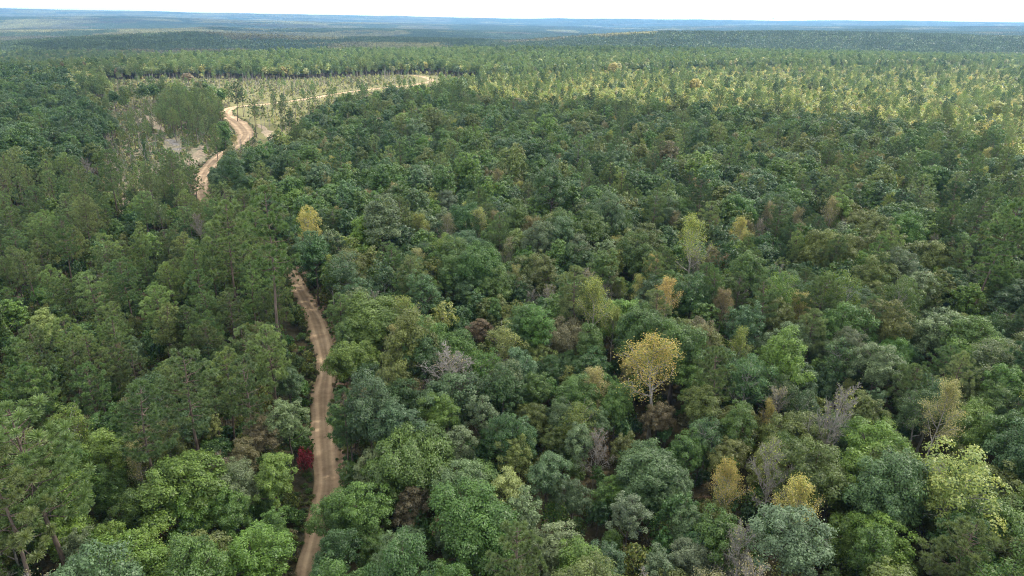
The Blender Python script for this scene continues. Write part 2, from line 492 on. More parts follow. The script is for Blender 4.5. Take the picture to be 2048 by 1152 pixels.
PR = {}
def add_proto(kind, lod, p): PR.setdefault((kind, lod), []).append(p)
for i in range(10):
    R = [4.2, 4.5, 3.8, 4.0, 4.6, 3.6, 2.9, 5.2, 3.4, 4.1][i]; H = [16, 15, 17, 16, 14.5, 18, 18.5, 15, 13.5, 19][i]; lb = [44, 52, 40, 46, 58, 42, 36, 66, 36, 38][i]; bs = [.3, .28, .32, .25, .3, .34, .25, .3, .2, .42][i]
    for lod in (0, 1, 2):
        if lod == 2 and i > 3: continue
        add_proto('oak', lod, Proto('broadleaf_%d_%d' % (i, lod), oak_geo(100 + i, R, H, lod, lb, base=bs), M_BARK, M_LEAF, 2 * R, (1 + bs) / 2 + .03, H))
for i in range(3):
    for lod in (0, 1):
        add_proto('thin', lod, Proto('thin_broadleaf_%d_%d' % (i, lod), oak_geo(140 + i, 3.9, 17, lod, 34, base=.42, density=.42), M_PALE, M_SPARSE, 7.8, .73, 17))
for i in range(5):
    H = [20, 19, 22, 18, 21][i]; R = [3.3, 3.6, 3.2, 3.0, 3.8][i]; bs = [.5, .46, .54, .45, .55][i]
    for lod in (0, 1, 2):
        if lod == 2 and i > 3: continue
        add_proto('pine', lod, Proto('pine_%d_%d' % (i, lod), pine_geo(200 + i, H, R, lod, bs), M_PINEBARK, M_NEEDLE, 2 * R, (1 + bs) / 2, H))
for i in range(4):
    for lod in (0, 1):
        add_proto('poplar', lod, Proto('poplar_%d_%d' % (i, lod), sparse_geo(300 + i, [17, 18, 16, 17][i], [3.4, 3.0, 3.8, 3.3][i], [9500, 7500, 11500, 6000][i], lod, size=.165), M_PALE, M_SPARSE, 7.0, .68, 17))
for i in range(3):
    for lod in (0, 1):
        add_proto('bare', lod, Proto('bare_%d_%d' % (i, lod), sparse_geo(340 + i, 16, 3.5, [700, 350, 1100][i], lod, .3, size=.2, dense=2), M_TWIG, M_SPARSE, 6.6, .66, 16))
for i in range(3):
    add_proto('snag', 0, Proto('snag_%d' % i, snag_geo(400 + i, [11, 8, 13][i]), M_DEAD, M_SPARSE, 2.5, .6, 11))
add_proto('vine', 0, Proto('vine_snag', snag_geo(410, 9.5, True), M_DEAD, M_LEAF, 1.6, .5, 9.5))
for i in range(3):
    for lod in (0, 1, 2):
        add_proto('shrub', lod, Proto('shrub_%d_%d' % (i, lod), shrub_geo(500 + i, [1.6, 1.3, 1.9][i], [2.2, 2.6, 1.9][i], lod), M_BARK, M_LEAF, 3.2, .55, 2.2))
        add_proto('sapling', lod, Proto('sapling_%d_%d' % (i, lod), sapling_geo(520 + i, [5.2, 5.8, 4.6][i], [1.8, 1.6, 2.0][i], lod), M_BARK, M_SPARSE, 2.6, .6, 6))

# low clumps of far forest, several trees per mesh
def far_patch(seed, kind, size=70, spacing=8.0):
    rng = np.random.default_rng(seed); g = Geo()
    k = int(size / spacing)
    for i in range(k):
        for j in range(k):
            x = (i + .5 + rng.uniform(-.4, .4)) * spacing - size / 2; y = (j + .5 + rng.uniform(-.4, .4)) * spacing - size / 2
            pine = rng.uniform() < (.85 if kind == 'pine' else .2)
            R = rng.uniform(2.4, 3.4) if pine else rng.uniform(3.6, 5.4)
            H = rng.uniform(15, 20) if pine else rng.uniform(13, 18)
            n = 84 if pine else 90
            d = unit(rng.normal(0, 1, (n, 3)) + [0, 0, .5])
            if pine:
                z = rng.uniform(0, 1, n); ph = rng.uniform(0, 6.283, n); rr = R * (1 - z) ** .7 * rng.uniform(.4, 1, n)
                P = np.stack([x + np.cos(ph) * rr, y + np.sin(ph) * rr, H * (.42 + .58 * z)], 1)
            else:
                P = np.array([x, y, H * .62]) + d * [R, R, H * .36] * rng.uniform(.75, 1.05, (n, 1))
            tone = rng.uniform(.1, .9) * (.55 if pine else 1)
            add_leaves(g, P, d, 1.4 if pine else 1.9, rng, 1, .7, .5, np.clip(tone + rng.uniform(-.12, .12, n), 0, 1))
    return g.mesh('far_patch_%s_%d' % (kind, seed), [M_BARK, M_LEAF])

# ------------------------------------------------------------------ the dirt road
ROAD_PX = [(560, 1400), (600, 1250), (622, 1150), (640, 1060), (654, 965), (650, 880), (646, 800), (652, 735), (643, 680), (628, 635), (606, 592),
           (590, 562), (572, 535), (520, 490), (450, 440), (412, 405), (404, 372), (412, 345), (432, 320), (462, 298), (485, 280),
           (490, 264), (476, 247), (458, 236), (452, 226), (464, 216), (500, 211.5), (560, 205.5), (620, 197), (680, 187), (740, 179),
           (800, 173), (838, 168), (862, 162), (848, 154), (824, 151)]
ROAD_W = [5.4] * 12 + [6, 6, 6, 6.5, 8, 8, 8.5, 9, 11, 13, 14, 13, 11, 10, 10, 10, 10, 10, 10, 10, 10, 10, 10, 10]
_rp = np.array([ground_at(x, y)[:2] for x, y in ROAD_PX])
def catmull(P, per=14):
    out = []
    n = len(P)
    for i in range(n - 1):
        p0, p1, p2, p3 = P[max(i - 1, 0)], P[i], P[i + 1], P[min(i + 2, n - 1)]
        for k in range(per):
            t = k / per
            out.append(.5 * ((2 * p1) + (-p0 + p2) * t + (2 * p0 - 5 * p1 + 4 * p2 - p3) * t * t + (-p0 + 3 * p1 - 3 * p2 + p3) * t ** 3))
    out.append(P[-1]); return np.array(out)
_rw = np.column_stack([_rp, np.array(ROAD_W)])
ROAD = catmull(_rw)
def resample(P, step):
    s = np.concatenate(([0], np.cumsum(np.linalg.norm(np.diff(P[:, :2], axis=0), axis=1))))
    q = np.arange(0, s[-1], step)
    return np.stack([np.interp(q, s, P[:, k]) for k in range(P.shape[1])], 1)
ROAD = resample(ROAD, 1.6)

def dist_to(line, x, y, chunk=4000):
    x = np.atleast_1d(x); y = np.atleast_1d(y); out = np.full(len(x), 1e9); wid = np.zeros(len(x))
    ln = line[::2]
    for i in range(0, len(x), chunk):
        dx = x[i:i + chunk, None] - ln[None, :, 0]; dy = y[i:i + chunk, None] - ln[None, :, 1]
        d = dx * dx + dy * dy; k = d.argmin(1)
        out[i:i + chunk] = np.sqrt(d[np.arange(len(k)), k]); wid[i:i + chunk] = ln[k, 2]
    return out, wid

def strip(name, line, material, rows, lift, edge_noise, ruts=False, seed=3):
    d = np.gradient(line[:, :2], axis=0); d = unit(d); nrm = np.stack([-d[:, 1], d[:, 0]], 1)
    us = np.linspace(-1, 1, rows)
    s = np.arange(len(line)) * 1.6
    V = []
    for u in us:
        hw = line[:, 2] * .5 * (1 + edge_noise * (fbm(s / 9, s * 0 + (3 if u < 0 else 70), seed, 3) - .5) * 2)
        xy = line[:, :2] + nrm * (u * hw)[:, None]
        z = height(xy[:, 0], xy[:, 1]) + lift - (abs(u) ** 6) * (lift + .1)
        if ruts: z = z - .10 * math.exp(-((abs(u) - .38) / .13) ** 2) + .04 * (fbm(xy[:, 0] / 1.5, xy[:, 1] / 1.5, 8, 2) - .5)
        V.append(np.column_stack([xy, z]))
    V = np.stack(V, 1)
    n, m = V.shape[:2]
    i = np.arange(n - 1)[:, None] * m; j = np.arange(m - 1)[None, :]
    fcs = np.stack([i + j, i + j + 1, i + m + j + 1, i + m + j], -1).reshape(-1, 4)[:, ::-1]
    me = make_mesh(name, V.reshape(-1, 3), fcs.ravel(), np.full(len(fcs), 4), [material], smooth=True)
    uvv = np.tile(us, n)
    a = me.attributes.new('across', 'FLOAT', 'POINT'); a.data.foreach_set('value', uvv.astype(np.float32))
    o = bpy.data.objects.new(name, me); col.objects.link(o)
    return o

def road_material():
    m = bpy.data.materials.new('sandy_dirt'); n, l = nodes_of(m)
    out = n.new('ShaderNodeOutputMaterial'); p = n.new('ShaderNodeBsdfPrincipled')
    p.inputs['Roughness'].default_value = .95; p.inputs['Specular IOR Level'].default_value = .1
    tc = n.new('ShaderNodeTexCoord'); nz = n.new('ShaderNodeTexNoise'); nz.inputs['Scale'].default_value = .22; nz.inputs['Detail'].default_value = 8
    nz.inputs['Roughness'].default_value = .65
    l.new(tc.outputs['Object'], nz.inputs['Vector'])
    cr = n.new('ShaderNodeValToRGB'); cr.color_ramp.elements[0].position = .35; cr.color_ramp.elements[1].position = .65
    cr.color_ramp.elements[0].color = (.27, .19, .122, 1); cr.color_ramp.elements[1].color = (.46, .345, .225, 1)
    l.new(nz.outputs['Fac'], cr.inputs['Fac'])
    ac = n.new('ShaderNodeAttribute'); ac.attribute_name = 'across'
    ab = n.new('ShaderNodeMath'); ab.operation = 'ABSOLUTE'; l.new(ac.outputs['Fac'], ab.inputs[0])
    e = n.new('ShaderNodeValToRGB')           # wheel tracks worn pale, verge mixed with darker soil and grass
    el = e.color_ramp.elements
    el[0].position = 0; el[0].color = (.82, .82, .82, 1); el[1].position = 1; el[1].color = (.42, .45, .34, 1)
    for pos, v in ((.14, .70), (.26, .85), (.38, 1.18), (.52, 1.05), (.62, .8), (.8, .78)):
        q = el.new(pos); q.color = (v, v, v, 1)
    l.new(ab.outputs[0], e.inputs['Fac'])
    mx = n.new('ShaderNodeMix'); mx.data_type = 'RGBA'; mx.blend_type = 'MULTIPLY'; mx.inputs['Factor'].default_value = 1
    l.new(cr.outputs['Color'], mx.inputs['A']); l.new(e.outputs['Color'], mx.inputs['B'])
    l.new(mx.outputs['Result'], p.inputs['Base Color'])
    n2 = n.new('ShaderNodeTexNoise'); n2.inputs['Scale'].default_value = 2.5; n2.inputs['Detail'].default_value = 6; l.new(tc.outputs['Object'], n2.inputs['Vector'])
    b = n.new('ShaderNodeBump'); b.inputs['Strength'].default_value = .6; b.inputs['Distance'].default_value = .15
    l.new(n2.outputs['Fac'], b.inputs['Height']); l.new(b.outputs['Normal'], p.inputs['Normal'])
    l.new(p.outputs[0], out.inputs['Surface'])
    return m
M_ROAD = road_material()
M_SAND = noise_material('bare_sand', (.17, .145, .095), (.36, .29, .21), .8, c3=(.27, .215, .15), bump=.4)
M_BANK = noise_material('eroded_bank_soil', (.10, .065, .045), (.34, .235, .16), .9, c3=(.24, .16, .11), bump=.6)
M_ASH = noise_material('pale_grey_silt', (.10, .09, .075), (.26, .25, .24), .9, c3=(.17, .16, .15), bump=.4)
o = strip('dirt_road', ROAD, M_ROAD, 25, .22, .42, True)
tagp(o, 'winding pale sandy dirt road between the pines and the broadleaf wood', kind='structure')

_d = unit(np.gradient(ROAD[:, :2], axis=0)); _k = slice(22, 132)
_side = np.where(project(np.column_stack([ROAD[:, :2] + np.stack([_d[:, 1], -_d[:, 0]], 1), 0 * ROAD[:, 0]]))[0] > project(np.column_stack([ROAD[:, :2], 0 * ROAD[:, 0]]))[0], 1, -1)[:, None]
_bank = np.column_stack([ROAD[:, :2] + np.stack([_d[:, 1], -_d[:, 0]], 1) * _side * 4.1, np.full(len(ROAD), 3.2)])[_k]
o = strip('road_bank', _bank, M_BANK, 9, .5, .7, seed=21)
tagp(o, 'eroded reddish soil bank along the right side of the road', kind='structure')

# ------------------------------------------------------------------ zones on the ground (outlines taken at ground level)
def inpoly(poly, x, y):
    poly = np.asarray(poly, float); x = np.asarray(x, float); y = np.asarray(y, float); c = np.zeros(x.shape, bool)
    j = len(poly) - 1
    for i in range(len(poly)):
        xi, yi = poly[i]; xj, yj = poly[j]
        k = ((yi > y) != (yj > y)) & (x < (xj - xi) * (y - yi) / (yj - yi + 1e-12) + xi)
        c ^= k; j = i
    return c
def wpoly(pts): return np.array([ground_at(a, b)[:2] for a, b in pts])
Z_CLEAR = wpoly([(225, 232), (330, 200), (440, 215), (470, 240), (500, 262), (505, 300), (455, 325), (420, 360), (395, 392), (325, 388), (300, 428), (215, 432), (190, 380), (205, 330), (222, 280), (158, 222), (150, 196), (230, 205)])
Z_FIELD = wpoly([(205, 160), (400, 157), (560, 160), (850, 148), (985, 158), (940, 188), (860, 208), (770, 226), (712, 238), (672, 250), (648, 268), (606, 302), (575, 328), (560, 356), (500, 356), (472, 342), (495, 300), (505, 270), (470, 240), (440, 210), (330, 198), (235, 225)])
Z_REGEN = wpoly([(985, 156), (1010, 160), (1400, 145), (2060, 138), (2600, 170), (2600, 460), (2048, 440), (1990, 345), (1900, 305), (1700, 282), (1400, 258), (1100, 245), (980, 238), (920, 215), (950, 188)])
Z_PINE = wpoly([(-500, 440), (60, 400), (190, 380), (215, 432), (300, 428), (325, 388), (420, 395), (560, 520), (600, 600), (640, 720), (630, 900), (560, 930), (300, 930), (100, 960), (-100, 1000), (-600, 1050)])
Z_LEFT = wpoly([(-900, 160), (130, 168), (142, 196), (152, 224), (214, 282), (206, 330), (192, 380), (60, 400), (-500, 440), (-900, 440)])
Z_CLUMP = wpoly([(320, 235), (360, 215), (430, 218), (455, 248), (448, 275), (400, 290), (340, 285)])
Z_BARE = [wpoly(q) for q in ([(330, 278), (362, 276), (366, 306), (326, 306)], [(366, 336), (378, 300), (412, 290), (408, 330)], [(288, 230), (318, 238), (334, 268), (310, 262)], [(236, 216), (280, 218), (280, 228), (240, 226)])]
Z_OPENPINE = wpoly([(40, 405), (250, 400), (330, 395), (420, 560), (420, 680), (200, 760), (0, 800), (-60, 600)])

# ------------------------------------------------------------------ ground
def build_ground():
    az = np.concatenate([np.linspace(-math.pi, -.85, 50, endpoint=False), np.linspace(-.85, .85, 300), np.linspace(.85, math.pi, 50)[1:-1]])
    rs = [12.0]
    while rs[-1] < 17800: rs.append(rs[-1] * 1.017)
    rs = np.array(rs)
    A, R_ = np.meshgrid(az, rs)
    X, Y = R_ * np.sin(A), R_ * np.cos(A)
    Z = height(X, Y)
    n, m = X.shape
    V = np.stack([X, Y, Z], -1).reshape(-1, 3)
    V = np.vstack([V, [[0, 0, float(height(0, 0))]]])
    i = np.arange(n - 1)[:, None] * m; j = np.arange(m)[None, :]; j2 = (j + 1) % m
    q = np.stack([i + j, i + m + j, i + m + j2, i + j2], -1).reshape(-1, 4)
    tri = np.stack([np.full(m, n * m), np.arange(m), (np.arange(m) + 1) % m], -1)
    loops = np.concatenate([q.ravel()[::1], tri.ravel()])
    sizes = np.concatenate([np.full(len(q), 4), np.full(len(tri), 3)])
    x, y = V[:, 0], V[:, 1]
    wob = (fbm(x / 25, y / 25, 31, 3) - .5) * 40
    grass = (inpoly(Z_FIELD, x + wob * .5, y + wob) * 1.0)
    grass = np.maximum(grass, inpoly(Z_REGEN, x + wob * .5, y + wob) * .75)
    brush = inpoly(Z_CLEAR, x + wob * .3, y + wob * .3) * 1.0
    m_ = bpy.data.materials.new('forest_floor'); nn, l = nodes_of(m_)
    out = nn.new('ShaderNodeOutputMaterial'); p = nn.new('ShaderNodeBsdfPrincipled'); p.inputs['Roughness'].default_value = .95
    p.inputs['Specular IOR Level'].default_value = .1
    tc = nn.new('ShaderNodeTexCoord')
    def nz(s, d=6):
        a = nn.new('ShaderNodeTexNoise'); a.inputs['Scale'].default_value = s; a.inputs['Detail'].default_value = d; a.inputs['Roughness'].default_value = .7
        l.new(tc.outputs['Object'], a.inputs['Vector']); return a
    def ramp(src, cols):
        r = nn.new('ShaderNodeValToRGB'); e = r.color_ramp.elements
        e[0].position = cols[0][0]; e[0].color = (*cols[0][1], 1); e[1].position = cols[-1][0]; e[1].color = (*cols[-1][1], 1)
        for pos, c in cols[1:-1]: k = e.new(pos); k.color = (*c, 1)
        l.new(src, r.inputs['Fac']); return r
    n1, n2, n3 = nz(.35, 8), nz(.9, 8), nz(.06)
    litter = ramp(n1.outputs['Fac'], [(.3, (.03, .032, .018)), (.48, (.058, .054, .030)), (.62, (.092, .074, .042)), (.75, (.06, .08, .03))])
    grassc = ramp(n2.outputs['Fac'], [(.3, (.075, .085, .035)), (.5, (.14, .14, .06)), (.68, (.215, .185, .10))])
    brushc = ramp(n2.outputs['Fac'], [(.3, (.11, .12, .065)), (.5, (.21, .19, .125)), (.7, (.32, .27, .19))])
    def mix(f, a, b):
        k = nn.new('ShaderNodeMix'); k.data_type = 'RGBA'; l.new(f, k.inputs['Factor']); l.new(a, k.inputs['A']); l.new(b, k.inputs['B']); return k.outputs['Result']
    ga = nn.new('ShaderNodeAttribute'); ga.attribute_name = 'grass'; ba = nn.new('ShaderNodeAttribute'); ba.attribute_name = 'brush'
    # past the last real trees the land is seen only as distant canopy
    fa = nn.new('ShaderNodeAttribute'); fa.attribute_name = 'canopy'
    canc = ramp(n3.outputs['Fac'], [(.3, (.035, .055, .03)), (.7, (.085, .095, .045))])
    c = mix(ga.outputs['Fac'], litter.outputs['Color'], grassc.outputs['Color'])
    c = mix(ba.outputs['Fac'], c, brushc.outputs['Color'])
    c = mix(fa.outputs['Fac'], c, canc.outputs['Color'])
    l.new(c, p.inputs['Base Color'])
    b = nn.new('ShaderNodeBump'); b.inputs['Strength'].default_value = .8; b.inputs['Distance'].default_value = .4
    l.new(n2.outputs['Fac'], b.inputs['Height']); l.new(b.outputs['Normal'], p.inputs['Normal'])
    l.new(p.outputs[0], out.inputs['Surface'])
    me = make_mesh('ground', V, loops, sizes, [m_], smooth=True)
    for nm, val in (('grass', grass), ('brush', brush), ('canopy', np.clip((np.hypot(x, y) - 1500) / 500, 0, 1))):
        a = me.attributes.new(nm, 'FLOAT', 'POINT'); a.data.foreach_set('value', val.astype(np.float32))
    o = bpy.data.objects.new('ground', me); col.objects.link(o)
    tagp(o, 'leaf-littered forest floor rolling away to wooded ridges', kind='structure')
build_ground()

# bare tracks and silt patches in the cut-over clearing
def track(name, px, widths, mat, label, lift=.16, seed=3):
    P = np.array([[*ground_at(a, b)[:2], w] for (a, b), w in zip(px, widths)])
    o = strip(name, resample(catmull(P), 1.6), mat, 9, lift, .9, seed=seed)
    tagp(o, label, kind='structure')
track('sandy_track', [(215, 214), (245, 219), (275, 226), (300, 238), (318, 252), (330, 268)], [2, 4, 3, 7, 7, 2], M_SAND, 'bare sandy track crossing the cut-over clearing', seed=5)
track('sandy_track', [(405, 292), (398, 308), (385, 322), (372, 334)], [2, 7, 8, 2], M_SAND, 'bare sandy scrape beside the grey silt patches', seed=6)
track('sandy_track', [(270, 362), (258, 378), (248, 405), (235, 440), (225, 455)], [4, 8, 7, 7, 3], M_SAND, 'orange sandy opening among pines left of the clearing', seed=7)
track('sandy_track', [(545, 285), (540, 270), (528, 258), (515, 248)], [3, 6, 5, 2], M_SAND, 'narrow sandy rut right of the road bend', seed=8)
def blob(name, px, py, a, b, turn, mat, label, seed, lift=.16):
    """an irregular bare patch lying on the ground; a, b are its half axes in metres"""
    c = ground_at(px, py)[:2]; g = np.random.default_rng(seed)
    n, m = 64, 9
    th = np.arange(n) * 2 * math.pi / n
    rr = 1 + .42 * np.sin(2 * th + g.uniform(0, 6)) + .22 * np.sin(3 * th + g.uniform(0, 6)) + .16 * np.sin(5 * th + g.uniform(0, 6)) + g.uniform(-.13, .13, n)
    V = []
    for k in range(m):
        f = k / (m - 1)
        x, y = np.cos(th) * a * rr * f, np.sin(th) * b * rr * f
        X = c[0] + x * math.cos(turn) - y * math.sin(turn); Y = c[1] + x * math.sin(turn) + y * math.cos(turn)
        V.append(np.column_stack([X, Y, height(X, Y) + lift - f ** 5 * (lift + .08)]))
    V = np.concatenate(V)
    i = np.arange(m - 1)[:, None] * n; j = np.arange(n)[None, :]; j2 = (j + 1) % n
    q = np.stack([i + j, i + n + j, i + n + j2, i + j2], -1).reshape(-1, 4)
    o = bpy.data.objects.new(name, make_mesh(name, V, q.ravel(), np.full(len(q), 4), [mat], smooth=True)); col.objects.link(o)
    tagp(o, label, kind='structure')
blob('silt_patch', 346, 284, 4.2, 11, .7, M_ASH, 'upper pale grey silt patch in the clearing', 9)
blob('silt_patch', 342, 299, 5.4, 6, -.8, M_ASH, 'lower pale grey silt patch in the clearing', 10)
blob('silt_patch', 374, 329, 2.6, 4, .3, M_ASH, 'small grey silt patch below the sandy scrape', 11)
track('sandy_track', [(0, 612), (30, 598), (70, 580), (90, 570)], [2, 3.5, 3, 1.5], M_SAND, 'thin sandy track at the left edge among the pines', seed=12)

# ------------------------------------------------------------------ clouds that shade the foreground and parts of the ridges
def cloud_material():
    m = bpy.data.materials.new('cloud'); n, l = nodes_of(m)
    out = n.new('ShaderNodeOutputMaterial')
    d = n.new('ShaderNodeBsdfDiffuse'); d.inputs['Color'].default_value = (.9, .91, .93, 1)
    t = n.new('ShaderNodeBsdfTranslucent'); t.inputs['Color'].default_value = (.95, .95, .95, 1)
    tr = n.new('ShaderNodeBsdfTransparent')
    a = n.new('ShaderNodeMixShader'); a.inputs['Fac'].default_value = .6
    b = n.new('ShaderNodeMixShader'); b.inputs['Fac'].default_value = CLOUD_CLEAR
    l.new(d.outputs[0], a.inputs[1]); l.new(t.outputs[0], a.inputs[2])
    l.new(a.outputs[0], b.inputs[1]); l.new(tr.outputs[0], b.inputs[2]); l.new(b.outputs[0], out.inputs['Surface'])
    return m
CLOUD_CLEAR = 0.52
CLOUD_Z = 950.0
M_CLOUD = cloud_material()
def cloud(poly, label, z0=CLOUD_Z, res=30.0, thick=110, seed=1, rag=90):
    """a flattened cloud whose shadow falls on the ground outline poly"""
    off = SUN_DIR[:2] / SUN_DIR[2] * z0
    P = np.asarray(poly) + off
    lo, hi = P.min(0) - 120, P.max(0) + 120
    xs = np.arange(lo[0], hi[0], res); ys = np.arange(lo[1], hi[1], res)
    X, Y = np.meshgrid(xs, ys); x, y = X.ravel(), Y.ravel()
    ins = inpoly(P, x, y); d = np.full(len(x), 1e9)
    for i in range(len(P)):
        a, b = P[i], P[(i + 1) % len(P)]; ab = b - a
        t = np.clip(((x - a[0]) * ab[0] + (y - a[1]) * ab[1]) / (ab @ ab + 1e-9), 0, 1)
        d = np.minimum(d, np.hypot(x - a[0] - t * ab[0], y - a[1] - t * ab[1]))
    sd = np.where(ins, d, -d) + (fbm(x / 160, y / 160, seed, 4) - .5) * rag
    f = np.clip(sd / 220, 0, 1)
    bump = fbm(x / 130, y / 130, seed + 7, 4)
    zt = z0 + thick * np.sqrt(f) * (.4 + 1.2 * bump); zb = z0 - 30 * np.sqrt(f) * (.3 + bump)
    n = len(x); m = len(xs)
    inside = (f > 0).reshape(X.shape)
    cell = inside[:-1, :-1] | inside[1:, :-1] | inside[:-1, 1:] | inside[1:, 1:]
    i, j = np.nonzero(cell); q = i * m + j
    F1 = np.stack([q, q + 1, q + m + 1, q + m], 1)
    bot = np.where(f > 0, np.arange(n) + n, np.arange(n))
    F2 = bot[F1[:, ::-1]]
    V = np.vstack([np.stack([x, y, zt], 1), np.stack([x, y, zb], 1)])
    Fq = np.vstack([F1, F2]); used, inv = np.unique(Fq, return_inverse=True)
    me = make_mesh('cloud', V[used], inv.ravel(), np.full(len(Fq), 4), [M_CLOUD], smooth=True)
    o = bpy.data.objects.new('cloud', me); col.objects.link(o)
    tagp(o, label, kind='structure')
def polar(px, r):
    a = _azr(px, 60)[0]; return np.array([r * math.sin(a), r * math.cos(a)])
main = [(-900, 135), (-300, 124), (60, 122), (215, 128), (248, 165), (262, 212), (330, 232), (440, 248), (475, 262), (520, 282), (590, 292), (645, 285), (665, 240), (760, 222), (860, 215), (960, 216),
        (1100, 226), (1250, 232), (1400, 246), (1600, 264), (1750, 284), (1800, 296), (1870, 325), (1950, 405), (2080, 600), (2500, 760)]
main = list(wpoly(main)) + [np.array([900., 0]), np.array([1300., -900]), np.array([-1500., -900]), np.array([-1700., 300])]
cloud(main, 'large flat-based cloud high over the foreground wood', seed=3, rag=60)
cloud([polar(60, 1500), polar(500, 1560), polar(960, 1620), polar(980, 2500), polar(560, 2850), polar(100, 2450)], 'cloud shading the first dark ridge', seed=5, rag=260)
cloud([polar(1000, 1350), polar(1300, 1300), polar(1420, 1500), polar(1300, 1800), polar(1050, 1700)], 'cloud shading the pine plain right of centre', seed=6, rag=200)
_r = np.random.default_rng(77)
for k, (px, r, w, dd) in enumerate([(700, 4000, 700, 520), (-100, 5200, 500, 600), (1250, 5200, 560, 900), (1900, 5600, 700, 800), (380, 7200, 900, 900), (1050, 8600, 800, 1100), (1700, 9800, 900, 1200), (100, 10500, 1200, 1200), (2200, 7800, 900, 1000), (650, 12000, 1500, 1000), (1350, 12500, 1300, 1000)]):
    c0 = polar(px, r); an = np.linspace(0, 2 * math.pi, 14)[:-1]
    cloud([c0 + [math.cos(a) * w * 1.5 * _r.uniform(.7, 1.1), math.sin(a) * dd * .8 * _r.uniform(.7, 1.1)] for a in an],
          'scattered fair-weather cloud beyond the woods', res=60, seed=20 + k, rag=300)

# ------------------------------------------------------------------ haze
def haze():
    top = 79.0 + 60.0
    x0, x1, y0, y1, z0, z1 = -18600, 18600, -18600, 18600, -420, 172.0
    V = [(x, y, z) for x in (x0, x1) for y in (y0, y1) for z in (z0, z1)]
    Fc = [(0, 1, 3, 2), (4, 6, 7, 5), (0, 4, 5, 1), (2, 3, 7, 6), (0, 2, 6, 4), (1, 5, 7, 3)]
    m = bpy.data.materials.new('haze'); n, l = nodes_of(m)
    out = n.new('ShaderNodeOutputMaterial'); p = n.new('ShaderNodeVolumePrincipled')
    p.inputs['Color'].default_value = (.27, .55, .95, 1); p.inputs['Density'].default_value = HAZE_DENSITY
    p.inputs['Anisotropy'].default_value = .2
    l.new(p.outputs[0], out.inputs['Volume'])
    me = make_mesh('haze', V, np.array(Fc).ravel(), np.full(6, 4), [m])
    o = bpy.data.objects.new('haze', me); col.objects.link(o)
    tagp(o, 'thin blue haze hanging over the far ridges', kind='stuff')
haze()

# ------------------------------------------------------------------ colours of foliage (albedo)
TINT = {'dark': (.042, .098, .023), 'blue': (.070, .134, .050), 'mid': (.076, .150, .028), 'bright': (.122, .208, .032), 'olive': (.114, .150, .034),
        'pale': (.122, .178, .078), 'silver': (.134, .188, .098), 'brown': (.130, .118, .056), 'rust': (.165, .120, .062), 'yellow': (.38, .35, .12), 'ygreen': (.235, .285, .085),
        'gold': (.40, .345, .10), 'red': (.26, .040, .050), 'pine': (.108, .166, .064), 'pinelight': (.162, .222, .090), 'pinedark': (.054, .100, .046), 'sparse': (.23, .22, .12),
        'lightyg': (.34, .35, .150), 'amber': (.37, .34, .10)}
WORD = {'dark': 'dark green', 'blue': 'blue-green', 'mid': 'mid green', 'bright': 'bright green', 'olive': 'olive green', 'pale': 'pale grey-green', 'silver': 'silvery green', 'brown': 'brown-tinged',
        'rust': 'rust-brown', 'yellow': 'yellow', 'ygreen': 'yellow-green', 'gold': 'golden', 'red': 'crimson', 'pine': 'green', 'pinelight': 'light green', 'pinedark': 'dark green', 'sparse': 'thinning', 'lightyg': 'straw-green', 'amber': 'amber'}

